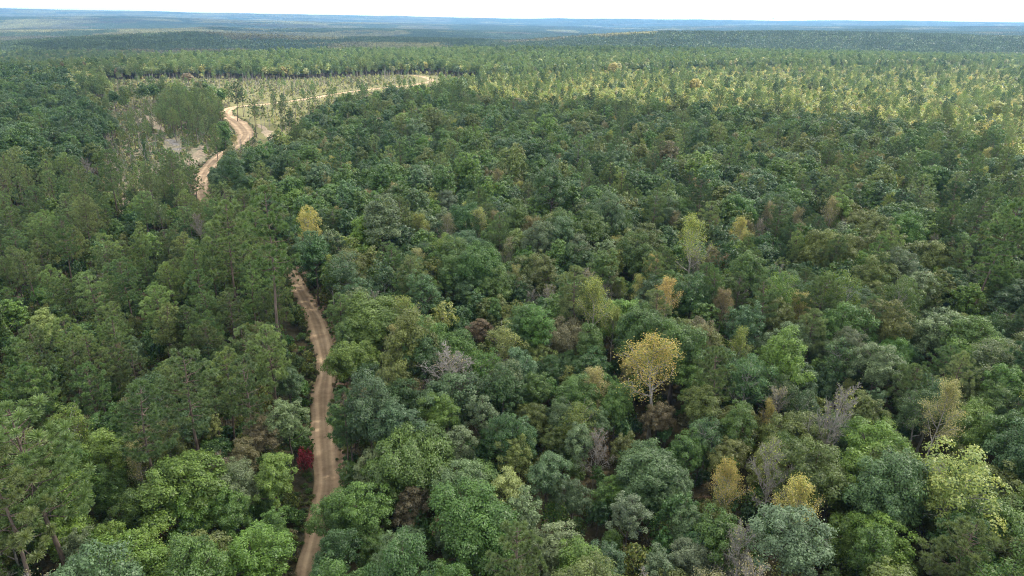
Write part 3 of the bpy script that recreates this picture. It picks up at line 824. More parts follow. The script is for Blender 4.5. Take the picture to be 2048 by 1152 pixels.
# trees one can name in the photograph: (x, y of the crown's middle, crown width, kind, colour, height factor, label)
H_ = [
 (762, 450, 104, 'oak', 'pale', .85, 'broad pale grey-green dome-shaped oak upslope of the blue-green tree by the road'),
 (784, 482, 52, 'oak', 'dark', .9, None), (899, 420, 46, 'oak', 'silver', .9, 'small silvery round tree standing out among dark crowns above centre'),
 (894, 466, 42, 'poplar', 'sparse', 1.1, 'thin pale poplar with bare lower limbs just below the silvery round tree'),
 (948, 456, 46, 'poplar', 'lightyg', 1.1, 'slender straw-green poplar right of the thin pale poplar'),
 (1019, 515, 54, 'poplar', 'sparse', .9, 'broad half-bare tree with a haze of tan twigs above the red-brown oak'),
 (1193, 474, 78, 'oak', 'mid', 1, None), (1335, 478, 54, 'oak', 'dark', 1, None),
 (1384, 496, 78, 'poplar', 'ygreen', 1, 'pale yellow-green cone-shaped poplar upslope of the big golden tree'),
 (1190, 618, 80, 'poplar', 'ygreen', 1, 'yellow-green poplar with pale forked trunk left of the two small yellow trees'),
 (1241, 584, 36, 'poplar', 'ygreen', 1, 'left and greener of the two small yellow trees side by side'),
 (1281, 590, 44, 'poplar', 'yellow', 1, 'right and yellower of the two small yellow trees side by side'),
 (1013, 688, 84, 'thin', 'ygreen', .85, 'clear lemon-yellow tree beside the small red-brown oak'),
 (957, 671, 52, 'oak', 'rust', .9, 'small red-brown oak touching the lemon-yellow tree'),
 (1118, 672, 74, 'oak', 'brown', 1, 'dark oak with brown-tinged top between lemon-yellow and yellow-green trees'),
 (906, 752, 124, 'bare', 'sparse', .66, 'wide grey leafless tree with a rounded fan of fine twigs'),
 (1313, 742, 156, 'poplar', 'gold', .72, 'big golden tree, the largest yellow crown right of centre'),
 (1193, 782, 68, 'poplar', 'lightyg', .9, 'half-bare straw-coloured tree left of the big golden tree'),
 (1247, 748, 38, 'poplar', 'yellow', 1.1, 'narrow sparse yellow tree squeezed against the big golden tree'),
 (759, 684, 58, 'oak', 'brown', .9, 'brown-topped olive oak right of the road bend'),
 (738, 636, 108, 'oak', 'bright', .8, 'wide fresh green oak leaning over the road bend'),
 (702, 712, 84, 'oak', 'bright', .9, None), (700, 494, 52, 'thin', 'ygreen', .9, None),
 (700, 545, 80, 'thin', 'blue', .9, 'blue-green tree with pale spreading limbs right of the road'),
 (712, 602, 64, 'thin', 'pale', .9, None), (930, 628, 50, 'oak', 'dark', 1, None), (977, 622, 52, 'oak', 'olive', 1, None),
 (1035, 592, 48, 'oak', 'dark', 1.1, None), (1135, 618, 50, 'oak', 'dark', 1, None), (1100, 402, 84, 'oak', 'dark', .9, None),
 (1152, 526, 68, 'oak', 'dark', 1, None), (936, 566, 78, 'oak', 'blue', .9, None),
 (615, 452, 50, 'thin', 'amber', 1.5, 'tall golden-orange tree standing alone above the hidden road'),
 (629, 518, 84, 'oak', 'dark', .95, 'dense dark green oak below the golden-orange tree at the road edge'),
 (533, 500, 104, 'pine', 'pine', 1.15, 'tall spreading pine with long bare trunk left of the road'),
 (451, 462, 92, 'pine', 'pinelight', 1.05, None), (400, 458, 40, 'bare', 'brown', .9, None),
 (96, 658, 60, 'oak', 'ygreen', 1, 'young yellow-green tree among the pines near the left edge'),
 (70, 910, 185, 'pine', 'pinelight', .95, 'huge bright green pine at the left edge, upper of two'),
 (30, 1040, 170, 'pine', 'pinelight', .95, 'huge bright green pine at the left edge, lower of two'),
 (359, 964, 150, 'oak', 'bright', .85, 'large bright green tree of many rounded clumps left of the road'),
 (545, 968, 96, 'oak', 'bright', .95, None), (533, 890, 78, 'oak', 'brown', .85, 'mauve-brown tree above bright green crowns left of the road'),
 (390, 872, 64, 'oak', 'blue', 1, None), (432, 858, 46, 'oak', 'ygreen', 1.25, 'narrow bright yellow-green tree left of the mauve-brown tree'),
 (284, 870, 112, 'pine', 'pine', .95, None), (212, 982, 84, 'oak', 'mid', 1, None), (274, 1035, 92, 'oak', 'mid', 1, None),
 (393, 1028, 90, 'oak', 'bright', 1, None), (462, 1015, 92, 'oak', 'mid', 1, None), (267, 1118, 150, 'oak', 'bright', .85, None),
 (513, 1112, 132, 'oak', 'bright', .85, None), (164, 1112, 90, 'oak', 'pale', 1, None), (372, 800, 112, 'pine', 'pine', .95, None), (492, 802, 84, 'pine', 'pine', 1, None),
 (732, 1018, 112, 'oak', 'mid', .9, None), (674, 1022, 88, 'oak', 'mid', .9, None), (668, 1120, 96, 'oak', 'dark', .95, None), (548, 1060, 80, 'oak', 'mid', .9, None), (817, 916, 134, 'oak', 'mid', .85, 'large domed mid green oak beside the lower road'),
 (892, 794, 124, 'oak', 'blue', .8, 'broad blue-green oak under the grey leafless tree'), (1005, 793, 88, 'oak', 'dark', 1, None), (1080, 791, 68, 'oak', 'mid', 1, None),
 (800, 803, 88, 'oak', 'dark', 1, None), (1121, 838, 68, 'oak', 'blue', 1, None), (882, 850, 82, 'oak', 'bright', .9, None), (912, 906, 78, 'oak', 'pale', 1, None),
 (1032, 930, 88, 'oak', 'olive', 1, None), (1087, 964, 98, 'oak', 'blue', .9, None),
 (1190, 905, 64, 'bare', 'rust', 1, 'leafless grey tree with a few orange leaves amid green crowns'),
 (1289, 930, 122, 'oak', 'blue', .85, None), (1008, 998, 98, 'oak', 'ygreen', .9, 'yellow-green oak in the lower centre'),
 (1039, 1050, 118, 'oak', 'pale', .9, None), (820, 1020, 78, 'oak', 'brown', .9, None), (892, 1042, 68, 'oak', 'rust', .95, 'orange-brown tree in the lower centre'),
 (793, 1102, 104, 'oak', 'pale', .9, None), (1107, 1102, 112, 'oak', 'pale', .9, None), (1213, 1110, 104, 'oak', 'blue', .9, None), (1313, 1117, 92, 'oak', 'silver', .95, None),
 (1148, 1016, 68, 'oak', 'blue', 1, None), (1220, 986, 68, 'oak', 'mid', 1, None), (1255, 1043, 102, 'oak', 'silver', .85, None), (1111, 880, 62, 'oak', 'olive', .9, None),
 (1316, 828, 58, 'oak', 'brown', .95, 'brown-topped tree directly below the big golden tree'), (1330, 1005, 62, 'oak', 'blue', 1, None),
 (1403, 828, 88, 'oak', 'olive', .95, 'olive tree with orange tips right below the big golden tree'), (1450, 912, 78, 'oak', 'olive', 1, None),
 (1543, 852, 44, 'poplar', 'yellow', 1.2, 'small bright yellow crown on a thin stem left of the tall pale tree'),
 (1645, 846, 84, 'bare', 'ygreen', 1.3, 'tall pale-trunked leafless tree with upswept limbs at lower right'),
 (1690, 789, 40, 'poplar', 'ygreen', 1, 'bright yellow-green top peeking above the olive-dark tree'),
 (1731, 845, 78, 'oak', 'olive', 1.1, 'dark olive tree right of the tall pale-trunked tree'),
 (1871, 845, 98, 'poplar', 'lightyg', 1, 'vase-shaped half-bare tree with yellow tips above the big yellow-green tree'),
 (1912, 970, 168, 'thin', 'ygreen', .85, 'big yellow-green tree with orange tips at lower right'),
 (1457, 978, 68, 'poplar', 'yellow', 1.25, 'tall amber-leaved sparse tree with dark trunk at lower right'),
 (1543, 950, 80, 'bare', 'ygreen', 1.2, 'tall thin leafless tree between amber and pale yellow trees'),
 (1594, 1030, 104, 'poplar', 'yellow', .9, 'pale yellow round-topped tree at the lower right'),
 (1382, 1110, 84, 'oak', 'silver', 1, None), (1567, 1120, 150, 'oak', 'silver', .85, 'large silvery green oak at the bottom edge'),
 (1741, 1114, 118, 'oak', 'mid', .95, None), (1998, 1070, 142, 'oak', 'mid', .9, None),
 (1567, 588, 74, 'thin', 'bright', 1.15, 'tall fresh green tree with bare pale stem at right'),
 (1666, 592, 84, 'thin', 'bright', 1.15, 'tall green tree on a forked pale trunk at right'),
 (1768, 602, 80, 'thin', 'mid', 1.2, 'tall green tree on a leaning pale trunk at right'),
 (1443, 614, 46, 'poplar', 'sparse', 1.2, None), (1868, 666, 114, 'oak', 'pale', .85, None), (1963, 724, 104, 'thin', 'pale', .9, None),
 (1985, 440, 92, 'pine', 'pine', 1.2, 'tall pine with long leaning bare trunk near the right edge'), (1930, 430, 60, 'pine', 'pine', 1.15, None),
 (1628, 398, 40, 'bare', 'sparse', .7, 'small leafless grey tree amid dark crowns at upper right'), (1382, 594, 82, 'oak', 'dark', .95, None), (1372, 624, 28, 'sapling', 'ygreen', 1.3, None),
 (1227, 134, 19, 'oak', 'gold', 1, 'little golden crown on the far edge of the sunlit young wood'), (1392, 166, 24, 'oak', 'gold', .9, 'orange-gold tree in the sunlit young wood right of centre'),
 (1998, 216, 24, 'oak', 'ygreen', 1, None), (1410, 342, 62, 'oak', 'bright', 1, None), (375, 153, 22, 'oak', 'rust', .6, 'small rust-red tree at the far side of the clearing'),
 (172, 338, 30, 'bare', 'rust', .8, 'dead reddish tree left of the clearing'), (216, 342, 48, 'pine', 'pine', 1.1, None),
 (468, 184, 22, 'pine', 'pinedark', 1.15, 'lone dark pine beside the far road junction'), (483, 196, 18, 'pine', 'pinedark', .9, None), (508, 226, 22, 'pine', 'pine', 1, None), (577, 232, 20, 'pine', 'pinedark', 1, None),
 (14, 668, 20, 'vine', 'mid', 1.2, 'vine-covered dead trunk at the left edge'), (166, 560, 14, 'vine', 'dark', 1, 'vine-covered snag in the pine stand'), (289, 305, 9, 'vine', 'dark', .9, 'small vine-covered stub in the clearing'),
 (613, 935, 24, 'shrub', 'red', 2.2, 'crimson shrub on the left verge of the road'), (560, 352, 36, 'oak', 'mid', 1, None), (672, 222, 34, 'oak', 'dark', .9, None), (466, 352, 66, 'oak', 'dark', 1.0, 'dark round tree where the road disappears'),
 (500, 345, 50, 'oak', 'dark', 1, None), (632, 245, 40, 'oak', 'dark', .9, None), (610, 300, 46, 'oak', 'mid', .9, None), (700, 640, 30, 'shrub', 'bright', 1, None),
]
trees = []     # dict per tree
rng = np.random.default_rng(2024)

def resolve(px, py, w, kind, hf):
    ps = PR[(kind, 0)]; p = ps[0]
    s = 1.0
    for _ in range(6):
        P = ground_at(px, py, p.czf * p.H * s * hf)
        d = (P - EYE) @ fwd
        s = float(np.clip(w * d / F / p.width, .45, 1.75))
    return P, s
for (px, py, w, kind, tint, hf, label) in H_:
    k = int(rng.integers(0, len(PR[(kind, 0)])))
    P, s = resolve(px, py, w, kind, hf)
    if kind == 'shrub': s = 1.15
    trees.append(dict(x=P[0], y=P[1], kind=kind, var=k, s=s, hs=s * hf, tint=tint, label=label, hand=True, rot=rng.uniform(0, 6.28)))

# ------------------------------------------------------------------ fill the wood
def jitter_grid(x0, x1, y0, y1, s, jit=.38, seed=0):
    g = np.random.default_rng(seed)
    ys = np.arange(y0, y1, s * .9)
    X, Y = [], []
    for i, yy in enumerate(ys):
        xs = np.arange(x0, x1, s) + (s * .5 if i % 2 else 0)
        X.append(xs + g.uniform(-jit, jit, len(xs)) * s); Y.append(np.full(len(xs), yy) + g.uniform(-jit, jit, len(xs)) * s)
    return np.concatenate(X), np.concatenate(Y)

def crown_box(x, y, kind, s, hs):
    p = PR[(kind, 0)][0]
    z = height(x, y) + p.czf * p.H * hs
    px, py, d = project(np.stack([x, y, z], -1))
    rw = p.width * s * .5 * F / d; rh = np.maximum(p.H * (1 - p.czf) * hs * F / d, rw * .8)
    return px, py, d, rw, rh

hand = [t for t in trees]
HB = []
for t in hand:
    px, py, d, rw, rh = crown_box(np.array([t['x']]), np.array([t['y']]), t['kind'], t['s'], t['hs'])
    HB.append((px[0], py[0], d[0], rw[0], rh[0]))
HB = np.array(HB)
ROADVIS = np.array([(618, 1125), (632, 1055), (645, 970), (648, 930), (646, 890), (634, 850), (638, 815), (638, 780), (640, 740), (636, 710), (634, 680), (622, 640), (612, 615), (600, 590), (590, 565),
                    (410, 380), (402, 362), (418, 338), (440, 318), (460, 300), (480, 285), (490, 262), (476, 245), (458, 238), (455, 228), (470, 217), (500, 211), (540, 206), (600, 199), (650, 192), (700, 184), (760, 178), (815, 171), (850, 160), (832, 153),
                    (340, 285), (350, 300), (390, 315), (310, 246), (250, 395), (240, 432)])

cand = []
def fill(xs, ys, kindfn):
    """kindfn(x, y) -> list of (kind, tint, s, hs) or None"""
    dr, wr = dist_to(ROAD, xs, ys)
    px, py, dp = project(np.stack([xs, ys, height(xs, ys)], -1))
    ok = (dr > wr * .5 + 1.3) & (dp > 20) & (px > -330) & (px < 2380) & (py < 1600)
    xs, ys, px, py, dp, dr = xs[ok], ys[ok], px[ok], py[ok], dp[ok], dr[ok]
    return xs, ys, px, py, dp, dr

x1, y1 = jitter_grid(-1500, 1500, 30, 1750, 5.9, seed=4)
x1, y1, px1, py1, dp1, dr1 = fill(x1, y1, None)
r1 = np.hypot(x1, y1)
zone = np.full(len(x1), 'broad', dtype=object)
for nm, pl in (('left', Z_LEFT), ('pine', Z_PINE), ('regen', Z_REGEN), ('field', Z_FIELD), ('clear', Z_CLEAR), ('clump', Z_CLUMP)):
    wob = (fbm(x1 / 18, y1 / 18, 31, 2) - .5) * 14
    zone[inpoly(pl, x1 + wob, y1 + wob)] = nm
edge = np.array([np.nan])
far = (r1 > 720) & (zone == 'broad')
zone[far] = 'plateau'
nA = fbm(x1 / 45, y1 / 45, 51, 3); nB = fbm(x1 / 30, y1 / 30, 52, 3); nC = fbm(x1 / 120, y1 / 120, 53, 2)
U = rng.uniform(0, 1, (len(x1), 6))
def pick(u, table):
    c = 0
    for k, p in table:
        c += p
        if u < c: return k
    return table[-1][0]
BROADT = [('dark', .30), ('mid', .27), ('blue', .10), ('olive', .13), ('bright', .06), ('pale', .10), ('brown', .025), ('rust', .005), ('ygreen', .02)]
RIGHTT = [('dark', .14), ('mid', .28), ('blue', .11), ('olive', .15), ('bright', .07), ('pale', .20), ('brown', .025), ('rust', .005), ('ygreen', .02)]
NEARLT = [('dark', .16), ('mid', .3), ('blue', .1), ('olive', .1), ('bright', .22), ('pale', .06), ('brown', .06)]
for i in range(len(x1)):
    z = zone[i]; u = U[i]; k = None; hf = .88 + .26 * u[3]
    if z == 'broad':
        tab = RIGHTT if px1[i] > 1500 + 300 * (nC[i] - .5) else BROADT
        if px1[i] < 620 and py1[i] > 850: tab = NEARLT
        pp = .07 + .42 * (np.clip((x1[i] * .0 + r1[i] - 330) / 250, 0, 1)) * (nA[i] > .46) + (.13 if px1[i] > 1250 and 130 < r1[i] < 420 else 0)
        if u[0] < pp: k, s, t = 'pine', .75 + .4 * u[1], pick(u[2], [('pine', .5), ('pinedark', .2), ('pinelight', .3)])
        elif u[0] < pp + .05: k, s, t = 'poplar', .75 + .35 * u[1], pick(u[2], [('sparse', .45), ('lightyg', .3), ('ygreen', .2), ('yellow', .05)])
        elif u[0] < pp + .085: k, s, t = 'bare', .6 + .4 * u[1], 'sparse'
        elif u[0] < pp + .19: k, s, t = 'thin', .75 + .35 * u[1], pick(u[2], tab)
        else: k, s, t = 'oak', .66 + .62 * u[1] ** 1.4, pick((u[2] * .55 + .45 * ((nB[i] * 3.1) % 1)) % 1, tab)
    elif z == 'left':
        if u[0] < .10: k, s, t = 'pine', .8 + .35 * u[1], 'pinedark' if u[2] < .5 else 'pine'
        elif u[0] < .92: k, s, t = 'oak', .9 + .45 * u[1], pick(u[2], [('dark', .58), ('mid', .2), ('blue', .15), ('olive', .07), ('brown', .03)])
        else: k, s, t = 'thin', .9, 'olive'
        if px1[i] > 150 and r1[i] < 600 and u[4] < .4: k = None
    elif z == 'pine':
        opn = inpoly(Z_OPENPINE, x1[i:i + 1], y1[i:i + 1])[0]
        if u[4] < (.50 if opn else .17): k, s, t = None, 1, None
        elif u[0] < .78: k, s, t = 'pine', .68 + .42 * u[1], pick(u[2], [('pine', .38), ('pinelight', .60), ('pinedark', .02)])
        elif u[0] < .88: k, s, t = 'oak', .5 + .35 * u[1], pick(u[2], NEARLT)
        elif u[0] < .93: k, s, t = 'thin', .7, 'brown'
        elif u[0] < .96: k, s, t = 'bare', .65, 'sparse'
    elif z == 'regen':
        if u[0] < .10 * (1.5 if nA[i] > .5 else .5) : k, s, t = 'pine', .52 + .3 * u[1], pick(u[2], [('pinedark', .2), ('pine', .35), ('pinelight', .45)]); hf = 1.05 + .25 * u[3]
        elif u[0] < .15: k, s, t = 'oak', .45 + .3 * u[1], pick(u[2], [('olive', .3), ('mid', .3), ('pale', .2), ('ygreen', .2)])
        elif u[0] < .36: k, s, t = 'thin', .42 + .25 * u[1], pick(u[2], [('ygreen', .35), ('lightyg', .35), ('yellow', .1), ('olive', .2)])
        elif u[0] < .39: k, s, t = 'bare', .5, 'sparse'
    elif z == 'field':
        yr = np.interp(px1[i], [460, 500, 560, 620, 680, 740, 800, 840], [216, 211, 205, 197, 187, 179, 173, 168])
        if px1[i] < 455 or py1[i] < yr - 1:
            if u[0] < .045: k, s, t = 'pine', .36 + .2 * u[1], pick(u[2], [('pine', .4), ('pinelight', .4), ('pinedark', .2)]); hf = 1.25
            elif u[0] < .09: k, s, t = 'thin', .32 + .2 * u[1], pick(u[2], [('lightyg', .4), ('olive', .3), ('brown', .3)])
            elif u[0] < .19: k, s, t = 'snag', .7 + .4 * u[1], 'sparse'
        elif py1[i] > yr + 9:
            if u[0] < .06: k, s, t = 'pine', .45 + .25 * u[1], 'pine' if u[2] < .5 else 'pinedark'; hf = 1.3
            elif u[0] < .2: k, s, t = 'snag', .7 + .4 * u[1], 'sparse'
    elif z == 'clear':
        if u[0] < .04: k, s, t = 'pine', .42 + .3 * u[1], 'pinelight'; hf = 1.15
        elif u[0] < .12: k, s, t = 'snag', .6 + .4 * u[1], 'sparse'
        elif u[0] < .17: k, s, t = 'bare', .4 + .3 * u[1], 'sparse'
    elif z == 'clump':
        if u[0] < .62: k, s, t = 'pine', .72 + .25 * u[1], 'pine' if u[2] < .5 else 'pinelight'
    elif z == 'plateau':
        yel = px1[i] < 900 and r1[i] > 860
        if u[0] < (.3 if px1[i] < 330 else .60 if px1[i] < 1000 else .48): k, s, t = 'pine', .75 + .3 * u[1], pick(u[2], [('pine', .4), ('pinedark', .08), ('pinelight', .52)])
        else: k, s, t = 'oak', .7 + .35 * u[1], pick(u[2], [('yellow', .12), ('ygreen', .30), ('lightyg', .1), ('olive', .25), ('mid', .15), ('rust', .02), ('pale', .06)] if yel else [('olive', .25), ('mid', .1), ('ygreen', .25), ('lightyg', .25), ('pale', .15)])
    if k is None: continue
    cand.append((x1[i], y1[i], k, t, s, s * hf, u[5]))

cx = np.array([c[0] for c in cand]); cyy = np.array([c[1] for c in cand])
ks = [c[2] for c in cand]; S = np.array([c[4] for c in cand]); HS = np.array([c[5] for c in cand])
CW = np.array([PR[(k, 0)][0].width for k in ks]); CZ = np.array([PR[(k, 0)][0].czf * PR[(k, 0)][0].H for k in ks]); CH = np.array([PR[(k, 0)][0].H * (1 - PR[(k, 0)][0].czf) for k in ks])
gz = height(cx, cyy)
ppx, ppy, pd = project(np.stack([cx, cyy, gz + CZ * HS], -1))
rw = CW * S * .5 * F / pd; rh = np.maximum(CH * HS * F / pd, rw * .7)
keep = np.ones(len(cand), bool)
for (hx, hy, hd, hw, hh), t in zip(HB, hand):
    g = np.hypot(cx - t['x'], cyy - t['y']); R_ = PR[(t['kind'], 0)][0].width * t['s'] * .5
    keep &= ~(g < .42 * (R_ + CW * S * .5))
    near = pd < hd + 1
    keep &= ~(near & (np.abs(ppx - hx) < .46 * (hw + rw)) & (np.abs(ppy - hy) < .46 * (hh + rh)))
for rx, ry in ROADVIS:
    keep &= ~((((ppx - rx) / (rw * 1.12)) ** 2 + ((ppy - ry) / (rh * 1.1)) ** 2 < 1) & (pd < 900))
for i in np.nonzero(keep)[0]:
    c = cand[i]
    trees.append(dict(x=c[0], y=c[1], kind=c[2], var=int(c[6] * 1000), s=c[4], hs=c[5], tint=c[3], label=None, hand=False, rot=c[6] * 77 % 6.28))
_z = height(np.array([t['x'] for t in trees]), np.array([t['y'] for t in trees]))
for t, z_ in zip(trees, _z): t['z'] = float(z_)

# ------------------------------------------------------------------ choose the trees shown largest as single trees
for kd in sorted({t['kind'] for t in trees}):
    L = [t for t in trees if t['kind'] == kd]
    B = crown_box(*[np.array([t[q] for t in L]) if q != 'kind' else kd for q in ('x', 'y', 'kind', 's', 'hs')])
    for t, px, py, d, w_, h_ in zip(L, *[b.tolist() for b in B]):
        t['px'], t['py'], t['d'], t['pw'], t['ph'] = px, py, d, w_, h_
        t['in'] = (-w_ * .5 < px < 2048 + w_ * .5) and (0 < py < 1152 + h_ * .6)
        t['size'] = w_ * h_
GROUPK = {'oak': 'broad', 'thin': 'broad', 'pine': 'pine', 'poplar': 'poplar', 'bare': 'bare', 'snag': 'snag', 'vine': 'vine', 'shrub': 'shrub', 'sapling': 'sapling'}
LIM = {'broad': 295, 'pine': 250, 'poplar': 70, 'bare': 45, 'snag': 36, 'vine': 9, 'shrub': 60, 'sapling': 40}
NAME = {'broad': 'broadleaf_tree', 'pine': 'pine_tree', 'poplar': 'poplar_tree', 'bare': 'bare_tree', 'snag': 'dead_snag', 'vine': 'vine_covered_snag', 'shrub': 'shrub', 'sapling': 'sapling'}
CAT = {'broad': 'broadleaf tree', 'pine': 'pine tree', 'poplar': 'poplar tree', 'bare': 'bare tree', 'snag': 'dead tree', 'vine': 'dead tree', 'shrub': 'shrub', 'sapling': 'sapling'}
GRP = {'broad': 'broadleaf trees of the wood', 'pine': 'pines of the wood', 'poplar': 'thin yellowing poplars in the wood', 'bare': 'leafless trees among the green crowns', 'snag': 'dead snags in the clearing and field',
       'vine': 'vine-covered snags', 'shrub': 'shrubs on the road verges', 'sapling': 'young saplings'}

# verge shrubs and saplings by the road (single ones near the camera)
g2 = np.random.default_rng(91)
dirs = np.gradient(ROAD[:, :2], axis=0); dirs = unit(dirs)
for i in range(8, 190, 3):
    for sd in (-1, 1):
        if g2.uniform() < .25: continue
        o_ = ROAD[i, 2] * .5 + g2.uniform(.8, 2.6)
        x = ROAD[i, 0] - dirs[i, 1] * o_ * sd; y = ROAD[i, 1] + dirs[i, 0] * o_ * sd
        z = float(height(x, y)); px, py, d = project(np.array([[x, y, z + 1]]))
        if not (0 < px[0] < 2048 and 0 < py[0] < 1150): continue
        kd = 'sapling' if g2.uniform() < .3 else 'shrub'
        s = g2.uniform(.5, .85) if kd == 'sapling' else g2.uniform(.6, 1.1)
        tn = pick(g2.uniform(), [('mid', .35), ('olive', .2), ('dark', .15), ('brown', .13), ('bright', .12), ('rust', .05)])
        t = dict(x=x, y=y, z=z, kind=kd, var=int(g2.integers(0, 9)), s=s, hs=s, tint=tn, label=None, hand=False, rot=g2.uniform(0, 6.28), side='left' if px[0] < project(np.array([[ROAD[i, 0], ROAD[i, 1], z]]))[0][0] else 'right')
        t['px'], t['py'], t['d'] = px[0], py[0], d[0]; t['pw'] = t['ph'] = 1.5 * F / d[0]; t['in'] = True; t['size'] = t['pw'] ** 2
        trees.append(t)

single = []
for gname, lim in LIM.items():
    L = [t for t in trees if GROUPK[t['kind']] == gname and t['in']]
    L.sort(key=lambda t: (not (t['hand'] and t['label']), -t['size']))
    for t in L[:lim]: t['single'] = True; single.append(t)

# ------------------------------------------------------------------ labels
LANDMARK = [(t, s) for t, s in (
    (('px', 1315, 738), 'the big golden tree'), (('px', 1013, 686), 'the lemon-yellow tree'), (('px', 906, 748), 'the wide grey leafless tree'), (('px', 615, 448), 'the golden-orange tree'),
    (('px', 533, 500), 'the tall spreading pine'), (('px', 738, 636), 'the road bend oak'), (('px', 70, 910), 'the huge left-edge pine'), (('px', 359, 964), 'the large clumpy bright tree'),
    (('px', 613, 935), 'the crimson shrub'), (('px', 817, 916), 'the large domed roadside oak'), (('px', 1190, 905), 'the orange-flecked bare tree'), (('px', 1645, 846), 'the tall pale-trunked tree'),
    (('px', 1912, 970), 'the big yellow-green tree'), (('px', 1594, 1030), 'the pale yellow round tree'), (('px', 1768, 602), 'the leaning pale trunk'), (('px', 1985, 440), 'the leaning-trunk pine'),
    (('px', 1384, 496), 'the pale yellow-green cone'), (('px', 762, 450), 'the pale dome-shaped oak'), (('px', 899, 420), 'the silvery round tree'), (('px', 1190, 618), 'the forked yellow-green poplar'),
    (('px', 1281, 590), 'the two small yellow trees'), (('px', 345, 290), 'the grey silt patches'), (('px', 485, 268), 'the upper road bend'), (('px', 466, 352), 'the dark tree at the road'),
    (('px', 96, 658), 'the young yellow-green tree'), (('px', 1008, 998), 'the lower-centre yellow-green oak'), (('px', 892, 1042), 'the orange-brown tree'), (('px', 1628, 398), 'the small leafless grey tree'),
    (('px', 1392, 166), 'the orange-gold tree'), (('px', 1567, 1120), 'the bottom-edge silvery oak'), (('px', 533, 890), 'the mauve-brown tree'), (('px', 1118, 672), 'the brown-topped oak'))]
LM = np.array([[a[0][1], a[0][2]] for a in LANDMARK], float)
ORD = ['', 'second ', 'third ', 'fourth ', 'fifth ', 'sixth ', 'seventh ', 'eighth ', 'ninth ', 'tenth ', 'eleventh ', 'twelfth ', 'thirteenth ', 'fourteenth ', 'fifteenth ', 'sixteenth ', 'seventeenth ', 'eighteenth ', 'nineteenth ', 'twentieth ']
from collections import defaultdict
buckets = defaultdict(list)
for t in single:
    if t['label']: continue
    gk = GROUPK[t['kind']]
    dd = np.hypot(LM[:, 0] - t['px'], (LM[:, 1] - t['py']) * 1.3); k = int(dd.argmin())
    dx, dy = t['px'] - LM[k, 0], t['py'] - LM[k, 1]
    if abs(dx) > abs(dy) * 1.2: rel = 'right of' if dx > 0 else 'left of'
    else: rel = 'below' if dy > 0 else 'above'
    p = PR[(t['kind'], 0)][0]; W = p.width * t['s']
    if gk == 'broad': look = ('small ' if W < 6.4 else 'broad ' if W > 9.2 else '') + WORD[t['tint']] + (' open-crowned tree' if t['kind'] == 'thin' else ' round-crowned tree')
    elif gk == 'pine': look = ('small ' if t['hs'] < .7 else 'tall ' if t['hs'] > 1.05 else '') + WORD[t['tint']] + ' tufted pine'
    elif gk == 'poplar': look = WORD[t['tint']] + ' poplar on a pale stem'
    elif gk == 'bare': look = 'grey leafless tree'
    elif gk == 'snag': look = ('short ' if t['hs'] < .85 else 'tall ') + 'dead grey snag'
    elif gk == 'shrub': look = WORD[t['tint']] + ' shrub on the ' + t.get('side', 'left') + ' road verge'
    elif gk == 'sapling': look = WORD[t['tint']] + ' sapling by the road'
    else: look = WORD[t['tint']] + ' vine-covered snag'
    buckets[(look, rel, k)].append((dd[k], t))
for (look, rel, k), L in buckets.items():
    L.sort(key=lambda a: a[0])
    for i, (_, t) in enumerate(L):
        o_ = ORD[min(i, len(ORD) - 1)] if len(L) > 1 else ''
        if len(L) > 1 and i == 0: o_ = 'nearest '
        t['label'] = (o_ + look + ' ' + rel + ' ' + LANDMARK[k][1])
        if len(t['label'].split()) > 16: t['label'] = t['label'].replace('shrub on the ', '').replace(' verge', ' verge shrub')

# ------------------------------------------------------------------ build single trees
def tinted(base, var, amt=.16):
    g = np.random.default_rng(int(var) * 7 + 3)
    f = 1 + g.uniform(-amt, amt); return tuple(float(max(.005, c * f * (1 + g.uniform(-.08, .08)))) for c in base)
cnt = 0
for t in single:
    gk = GROUPK[t['kind']]
    lod = 0 if (t['d'] < 230 or t['hand'] and t['d'] < 350) else 1
    if (t['kind'], lod) not in PR: lod = 0
    ps = PR[(t['kind'], lod)]; p = ps[t['var'] % len(ps)]
    g = np.random.default_rng(int(abs(t['x'] * 100 + t['y'] * 7)))
    root = bpy.data.objects.new(NAME[gk], None); root.empty_display_size = .5
    root.location = (t['x'], t['y'], t['z'])
    root.rotation_euler = (g.normal(0, .035), g.normal(0, .035), t['rot'])
    if t['label'] and 'leaning' in t['label'] and t['hand']: root.rotation_euler = (0, .17, 0)
    _a = g.uniform(.88, 1.12); root.scale = (t['s'] * _a, t['s'] / _a, t['hs'])
    col.objects.link(root)
    tagp(root, t['label'], CAT[gk], GRP[gk])
    tr = bpy.data.objects.new('trunk', p.trunk); tr.parent = root; col.objects.link(tr)
    if p.crown:
        nm = 'vine' if gk == 'vine' else 'crown' if gk != 'bare' else 'leaf_remnant'
        cr = bpy.data.objects.new(nm, p.crown); cr.parent = root; cr['tint'] = tinted(TINT[t['tint']], g.integers(0, 9999)); col.objects.link(cr)
        if nm == 'leaf_remnant': cr['kind'] = 'stuff'

